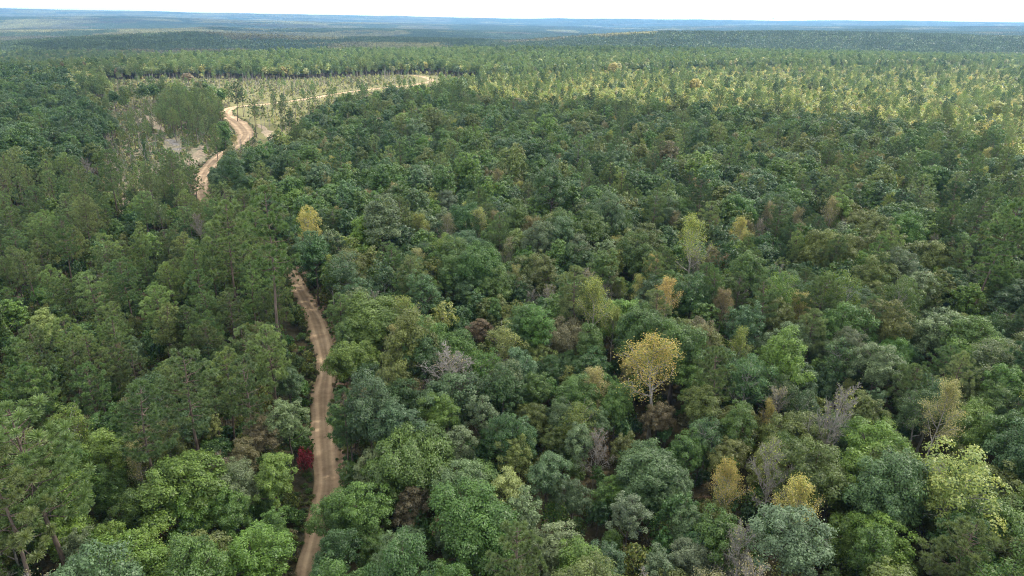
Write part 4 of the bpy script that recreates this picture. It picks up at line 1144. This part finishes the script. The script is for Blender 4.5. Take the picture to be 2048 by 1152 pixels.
# ------------------------------------------------------------------ the rest of the wood: scattered by geometry nodes
def scatter(name, label, meshes, P, rot, scl, idx, tint, category=None, tilt=None):
    src = bpy.data.collections.new(name + '_shapes')
    for i, me in enumerate(meshes):
        src.objects.link(bpy.data.objects.new('%s_shape_%03d' % (name, i), me))
    pm = bpy.data.meshes.new(name); pm.vertices.add(len(P)); pm.vertices.foreach_set('co', np.asarray(P, np.float32).ravel())
    n = len(P)
    R3 = np.zeros((n, 3), np.float32); R3[:, 2] = rot
    if tilt is not None: R3[:, :2] = tilt
    for nm, ty, val, key in (('rot', 'FLOAT_VECTOR', R3, 'vector'), ('scl', 'FLOAT_VECTOR', np.asarray(scl, np.float32), 'vector'), ('tint', 'FLOAT_VECTOR', np.asarray(tint, np.float32), 'vector')):
        a = pm.attributes.new(nm, ty, 'POINT'); a.data.foreach_set(key, val.ravel())
    a = pm.attributes.new('idx', 'INT', 'POINT'); a.data.foreach_set('value', np.asarray(idx, np.int32))
    o = bpy.data.objects.new(name, pm); col.objects.link(o)
    tagp(o, label, category, kind='stuff')
    ng = bpy.data.node_groups.new(name + '_nodes', 'GeometryNodeTree')
    ng.interface.new_socket('Geometry', in_out='INPUT', socket_type='NodeSocketGeometry')
    ng.interface.new_socket('Geometry', in_out='OUTPUT', socket_type='NodeSocketGeometry')
    N, L = ng.nodes, ng.links
    gi, go = N.new('NodeGroupInput'), N.new('NodeGroupOutput')
    ip = N.new('GeometryNodeInstanceOnPoints'); ci = N.new('GeometryNodeCollectionInfo')
    ci.inputs['Collection'].default_value = src; ci.inputs['Separate Children'].default_value = True; ci.inputs['Reset Children'].default_value = True
    ip.inputs['Pick Instance'].default_value = True
    def at(nm, ty):
        k = N.new('GeometryNodeInputNamedAttribute'); k.data_type = ty; k.inputs['Name'].default_value = nm; return k.outputs['Attribute']
    e2r = N.new('FunctionNodeEulerToRotation')
    L.new(at('rot', 'FLOAT_VECTOR'), e2r.inputs[0]); L.new(e2r.outputs[0], ip.inputs['Rotation'])
    L.new(at('scl', 'FLOAT_VECTOR'), ip.inputs['Scale']); L.new(at('idx', 'INT'), ip.inputs['Instance Index'])
    L.new(gi.outputs[0], ip.inputs['Points']); L.new(ci.outputs[0], ip.inputs['Instance'])
    L.new(ip.outputs[0], go.inputs[0])
    md = o.modifiers.new('scatter', 'NODES'); md.node_group = ng
    return o

def scatter_trees(name, label, sel, category=None):
    protos, P, rot, scl, idx, tint = [], [], [], [], [], []
    lookup = {}
    g = np.random.default_rng(8)
    for t in sel:
        lod = 0 if t['d'] < 150 else 1 if t['d'] < 560 else 2
        while (t['kind'], lod) not in PR: lod -= 1
        ps = PR[(t['kind'], lod)]; p = ps[t['var'] % len(ps)]
        if p.name not in lookup: lookup[p.name] = len(protos); protos.append(p.full)
        P.append((t['x'], t['y'], t['z'])); rot.append(t['rot']); _a = g.uniform(.85, 1.17); scl.append((t['s'] * _a, t['s'] / _a, t['hs'])); idx.append(lookup[p.name])
        f = 1 + g.uniform(-.18, .18); c = TINT[t['tint']]; tint.append((c[0] * f * (1 + g.uniform(-.1, .1)), c[1] * f, c[2] * f * (1 + g.uniform(-.1, .1))))
    if P: scatter(name, label, protos, P, rot, scl, idx, tint, category, g.normal(0, .03, (len(P), 2)))
rest = [t for t in trees if not t.get('single')]
scatter_trees('broadleaf_wood', 'mass of green broadleaf crowns filling the wood behind the nearer trees', [t for t in rest if GROUPK[t['kind']] in ('broad', 'poplar', 'bare')])
scatter_trees('pine_wood', 'mass of further pines in the stands and across the plateau', [t for t in rest if GROUPK[t['kind']] == 'pine'])
scatter_trees('brushwood', 'far snags, saplings and shrubs of the clearing', [t for t in rest if GROUPK[t['kind']] in ('snag', 'vine', 'shrub', 'sapling')])

# young regrowth, field stems and understory
def small_stuff(name, label, pl, spacing, table, seed, smin, smax, maxd=1000, lodd=(0, 330), roadclear=1.2, avoid=None):
    lo, hi = pl.min(0), pl.max(0)
    x, y = jitter_grid(max(lo[0], -1100), min(hi[0], 1100), max(lo[1], 40), min(hi[1], maxd), spacing, .45, seed)
    x, y = x[inpoly(pl, x, y)], y[inpoly(pl, x, y)] if False else y[inpoly(pl, x, y)]
    px, py, dp = project(np.stack([x, y, height(x, y)], -1))
    k = (px > -60) & (px < 2110) & (py < 1330) & (dp > 30); x, y, dp = x[k], y[k], dp[k]
    d, w = dist_to(ROAD, x, y); k = d > w * .5 + roadclear; x, y, dp = x[k], y[k], dp[k]
    for av in (avoid or []):
        k = ~inpoly(av, x, y); x, y, dp = x[k], y[k], dp[k]
    g = np.random.default_rng(seed + 1); n = len(x)
    protos, lookup, idx, tint, scl = [], {}, [], [], []
    dens = fbm(x / 14, y / 14, seed, 3)
    keepm = g.uniform(0, 1, n) < np.clip(dens * 2.2 - .25, .15, 1)
    x, y, dp = x[keepm], y[keepm], dp[keepm]; n = len(x)
    for i in range(n):
        u = g.uniform(); c = 0
        for kd, tn, pr in table:
            c += pr
            if u < c: break
        lod = 1 if kd == 'oak' and dp[i] < lodd[1] else 0 if dp[i] < lodd[0] else 1 if dp[i] < lodd[1] else 2
        while (kd, lod) not in PR: lod -= 1
        p = PR[(kd, lod)][int(g.integers(0, len(PR[(kd, lod)])))]
        if p.name not in lookup: lookup[p.name] = len(protos); protos.append(p.full)
        idx.append(lookup[p.name]); s = g.uniform(smin, smax) * (.40 if kd == 'oak' else 1); scl.append((s, s, s * g.uniform(.8, 1.3)))
        f = 1 + g.uniform(-.25, .25); tc = TINT[tn]; tint.append((tc[0] * f * (1 + g.uniform(-.15, .15)), tc[1] * f, tc[2] * f * (1 + g.uniform(-.15, .15))))
    scatter(name, label, protos, np.stack([x, y, height(x, y)], 1), g.uniform(0, 6.28, n), scl, idx, tint, None, g.normal(0, .06, (n, 2)))
small_stuff('young_regrowth', 'sunlit yellow-green regrowth between the scattered pines', Z_REGEN, 2.9,
            [('sapling', 'lightyg', .26), ('sapling', 'ygreen', .24), ('sapling', 'olive', .14), ('sapling', 'pale', .08), ('sapling', 'yellow', .04), ('shrub', 'ygreen', .12), ('shrub', 'olive', .1), ('sapling', 'brown', .02)], 61, .85, 1.6)
small_stuff('field_stems', 'thin stems and low bushes on the yellow grass field', Z_FIELD, 3.6,
            [('snag', 'sparse', .12), ('sapling', 'olive', .08), ('sapling', 'lightyg', .08), ('shrub', 'olive', .32), ('shrub', 'lightyg', .2), ('shrub', 'brown', .2)], 62, .22, .8, roadclear=13)
small_stuff('clearing_brush', 'brown and green brush over the cut-over clearing', Z_CLEAR, 2.2,
            [('shrub', 'lightyg', .18), ('shrub', 'pale', .30), ('shrub', 'brown', .16), ('shrub', 'mid', .08), ('sapling', 'olive', .08), ('sapling', 'pale', .08), ('snag', 'sparse', .05), ('sapling', 'mid', .05)], 63, .3, .8, avoid=Z_BARE)
Z_UNDER = wpoly([(-400, 430), (200, 300), (500, 330), (900, 230), (1500, 270), (1900, 300), (2100, 330), (2500, 470), (2300, 1400), (-400, 1400)])
small_stuff('understory', 'shrubby understory beneath the tall trees', Z_UNDER, 3.4,
            [('oak', 'mid', .13), ('oak', 'dark', .13), ('oak', 'olive', .06), ('shrub', 'dark', .16), ('shrub', 'mid', .2), ('shrub', 'olive', .1), ('shrub', 'brown', .04), ('sapling', 'mid', .08), ('sapling', 'olive', .08), ('shrub', 'rust', .02), ('sapling', 'brown', .06)], 64, .7, 1.5, 480, (120, 330), avoid=[Z_CLEAR, Z_FIELD, Z_REGEN])

def roadside():
    g = np.random.default_rng(17); P, sc3, idx, tn, rt = [], [], [], [], []
    protos = [p.full for l in (1, 2) for p in PR[('shrub', l)]]
    for i in range(8, 520):
        n = 7 if i < 190 else 3
        for _ in range(n):
            sd = g.choice([-1, 1]); o_ = ROAD[i, 2] * .5 + g.normal(.35, .55)
            if g.uniform() < .02: o_ = g.normal(0, .25); sd = 1
            x = ROAD[i, 0] - dirs[i, 1] * o_ * sd; y = ROAD[i, 1] + dirs[i, 0] * o_ * sd
            mid = abs(o_) < 1
            if mid and i > 190: continue
            P.append((x, y, float(height(x, y)) + .05)); s = g.uniform(.07, .14) if mid else g.uniform(.14, .42)
            sc3.append((s, s, s * g.uniform(.6, 1.2))); idx.append(int(g.integers(0, 3)) if i < 190 else 3 + int(g.integers(0, 3)))
            c = TINT[pick(g.uniform(), [('olive', .3), ('mid', .2), ('brown', .25), ('dark', .15), ('lightyg', .1)])]; tn.append(c); rt.append(g.uniform(0, 6.28))
    scatter('roadside_weeds', 'low weeds and grass tufts fringing the dirt road', protos, P, rt, sc3, idx, tn)
roadside()

# ------------------------------------------------------------------ fallen logs and slash
def log_geo(seed, L=7.0, crown=False):
    g = np.random.default_rng(seed); G = Geo()
    p = np.array([[0, 0, .25], [L * .35, .1, .3], [L * .7, -.1, .3], [L, .05, .35]])
    add_tube(G, p, [.2, .17, .12, .06], 6)
    for i in range(14 if crown else 4):
        x = L * g.uniform(.45, 1); a = g.uniform(-1.2, 1.2); l = g.uniform(.8, 3.2 if crown else 1.6)
        s = np.array([x, 0, .3]); e = s + [l * .7, l * math.sin(a), abs(l * .5 * g.uniform(.1, 1))]
        m = (s + e) / 2 + g.normal(0, .12, 3)
        add_tube(G, [s, m, e], [.06, .04, .012], 3)
        if crown:
            for _ in range(2): add_tube(G, [m, m + g.normal(0, .8, 3) * [1, 1, .4] + [.3, 0, .3]], [.025, .01], 3)
    return G.mesh('log_%d' % seed, [M_DEAD])
LOGM = [log_geo(1, 7), log_geo(2, 9, True), log_geo(3, 5), log_geo(4, 8, True)]
LOGS = [(110, 450, 1, 1.1, 2.4, 'pale fallen tree with broken branches lying left of the pine stand'), (88, 484, 2, 1, .3, 'short pale log on the grey slash heap at left'),
        (30, 506, 0, 1, 2.9, 'long grey log near the left edge beyond the pines'), (205, 520, 3, .9, 1.0, 'leaning branchy dead top inside the open pine stand'),
        (120, 702, 0, .9, .2, 'grey log on the ground near the vine-covered trunk'), (2015, 722, 1, 1.5, 2.7, 'big fallen leafless treetop with pale branches at the right edge'),
        (1995, 745, 3, 1.2, .5, 'second fallen branchy trunk below the big fallen treetop at right'), (175, 868, 3, .9, 1.9, 'dead branchy stem lying above the huge left-edge pine'),
        (355, 265, 1, 1.3, .6, 'long pale log above the grey silt patches'), (372, 290, 0, 1, 1.4, 'grey log just right of the upper silt patch'), (325, 272, 2, 1.2, 2.2, 'short log at the top left of the silt patches'),
        (395, 300, 3, .8, .4, 'branchy debris beside the sandy scrape'), (640, 272, 1, 1, .3, 'pale fallen tree right of the upper road bend'), (285, 262, 0, 1.2, 1.2, 'grey log beside the sandy track in the clearing')]
for px, py, k, s, rz, lab in LOGS:
    P = ground_at(px, py)
    o = bpy.data.objects.new('fallen_log', LOGM[k]); o.location = P; o.scale = (s, s, s); o.rotation_euler = (0, 0, rz); col.objects.link(o)
    tagp(o, lab, 'fallen log', 'fallen logs')
# small slash
lo, hi = Z_CLEAR.min(0), Z_CLEAR.max(0)
g = np.random.default_rng(5)
Q = []
for pl, n in ((Z_CLEAR, 900), (Z_OPENPINE, 420), (Z_FIELD, 260)):
    lo, hi = pl.min(0), pl.max(0)
    x = g.uniform(lo[0], hi[0], n * 3); y = g.uniform(lo[1], hi[1], n * 3)
    k = inpoly(pl, x, y); x, y = x[k][:n], y[k][:n]
    d, w = dist_to(ROAD, x, y); k = d > w * .5 + 2.5
    Q.append(np.stack([x[k], y[k]], 1))
Q = np.concatenate(Q); n = len(Q); s = g.uniform(.25, .75, n)
scatter('slash_debris', 'scattered grey branches and slash left on the ground', LOGM, np.column_stack([Q, height(Q[:, 0], Q[:, 1])]), g.uniform(0, 6.28, n), np.stack([s, s, s], 1), g.integers(0, 4, n), np.full((n, 3), .3))

# ------------------------------------------------------------------ the far forest, in patches of low trees
FP = [far_patch(1, 'pine'), far_patch(2, 'pine'), far_patch(3, 'broad'), far_patch(4, 'broad'), far_patch(5, 'broad')]
X, Y = [], []
r = 1600.0
g = np.random.default_rng(12)
xs, ys = jitter_grid(-6500, 6500, 1000, 9000, 62, .12, 8)
rr = np.hypot(xs, ys); az = np.arctan2(xs, ys); k = (rr > 1640) & (rr < 9000) & (az > _AZ[0] - .05) & (az < _AZ[-1] + .05)
xs, ys = xs[k], ys[k]
xs2, ys2 = jitter_grid(-11500, 11500, 5000, 15500, 105, .15, 9)
rr = np.hypot(xs2, ys2); az = np.arctan2(xs2, ys2); k = (rr > 9000) & (rr < 15500) & (az > _AZ[0] - .03) & (az < _AZ[-1] + .03)
xs = np.concatenate([xs, xs2[k]]); ys = np.concatenate([ys, ys2[k]]); n = len(xs)
rr = np.hypot(xs, ys)
kindn = fbm(xs / 420, ys / 420, 71, 3); pxf = project(np.stack([xs, ys, 0 * xs], -1))[0]
ispine = kindn + np.where(pxf > 900, .12, -.1) + np.where((pxf < 1000) & (rr < 2700), .1, 0) > .5
idx = np.where(ispine, g.integers(0, 2, n), 2 + g.integers(0, 3, n))
tone = np.clip(fbm(xs / 420, ys / 420, 72, 3)[:, None] * 1.8 - .4, 0, 1)
tp = np.array([[.100, .150, .068]]); tb = np.array([[.23, .225, .095]])
tint = np.where(ispine[:, None], tp, tb * (.38 + .75 * tone)) * (.85 + .3 * g.uniform(0, 1, (n, 1)))
sc_ = np.where(rr > 9000, 1.55, 1.0)
scatter('distant_forest', 'distant rolling forest canopy fading to blue', FP, np.stack([xs, ys, height(xs, ys) - 1], 1), g.choice([0, math.pi / 2, math.pi, 3 * math.pi / 2], n) + g.normal(0, .1, n), np.stack([sc_, sc_, 1 + 0 * sc_], 1), idx, tint)

# ------------------------------------------------------------------ two far water towers on the horizon
def water_tower(px, hgt, label):
    a = polar(px, 14300); z = float(height(*a)) + 10
    root = bpy.data.objects.new('water_tower', None); root.location = (a[0], a[1], z); col.objects.link(root)
    tagp(root, label, 'water tower')
    m = noise_material('tower_paint', (.4, .42, .44), (.55, .56, .58), .2)
    def lathe(name, prof, sides=14):
        prof = np.array(prof); k = len(prof); an = np.arange(sides) * 2 * math.pi / sides
        V = np.stack([np.outer(prof[:, 0], np.cos(an)), np.outer(prof[:, 0], np.sin(an)), np.repeat(prof[:, 1:2], sides, 1)], -1).reshape(-1, 3)
        i = np.arange(k - 1)[:, None] * sides; j = np.arange(sides)[None, :]; j2 = (j + 1) % sides
        f = np.stack([i + j, i + j2, i + sides + j2, i + sides + j], -1).reshape(-1, 4)
        o = bpy.data.objects.new(name, make_mesh(name, V, f.ravel(), np.full(len(f), 4), [m], smooth=True)); o.parent = root; col.objects.link(o)
    lathe('stem', [(6, -15), (3.2, 0), (2.6, hgt * .72)])
    lathe('tank', [(.1, hgt * .7), (8, hgt * .75), (11, hgt * .84), (9, hgt * .94), (.1, hgt)])
water_tower(1459, 44, 'left water tower on the far horizon')
water_tower(1543, 56, 'right and taller water tower on the far horizon')
print('TREES', len(trees), 'single', len(single), 'patches', n)
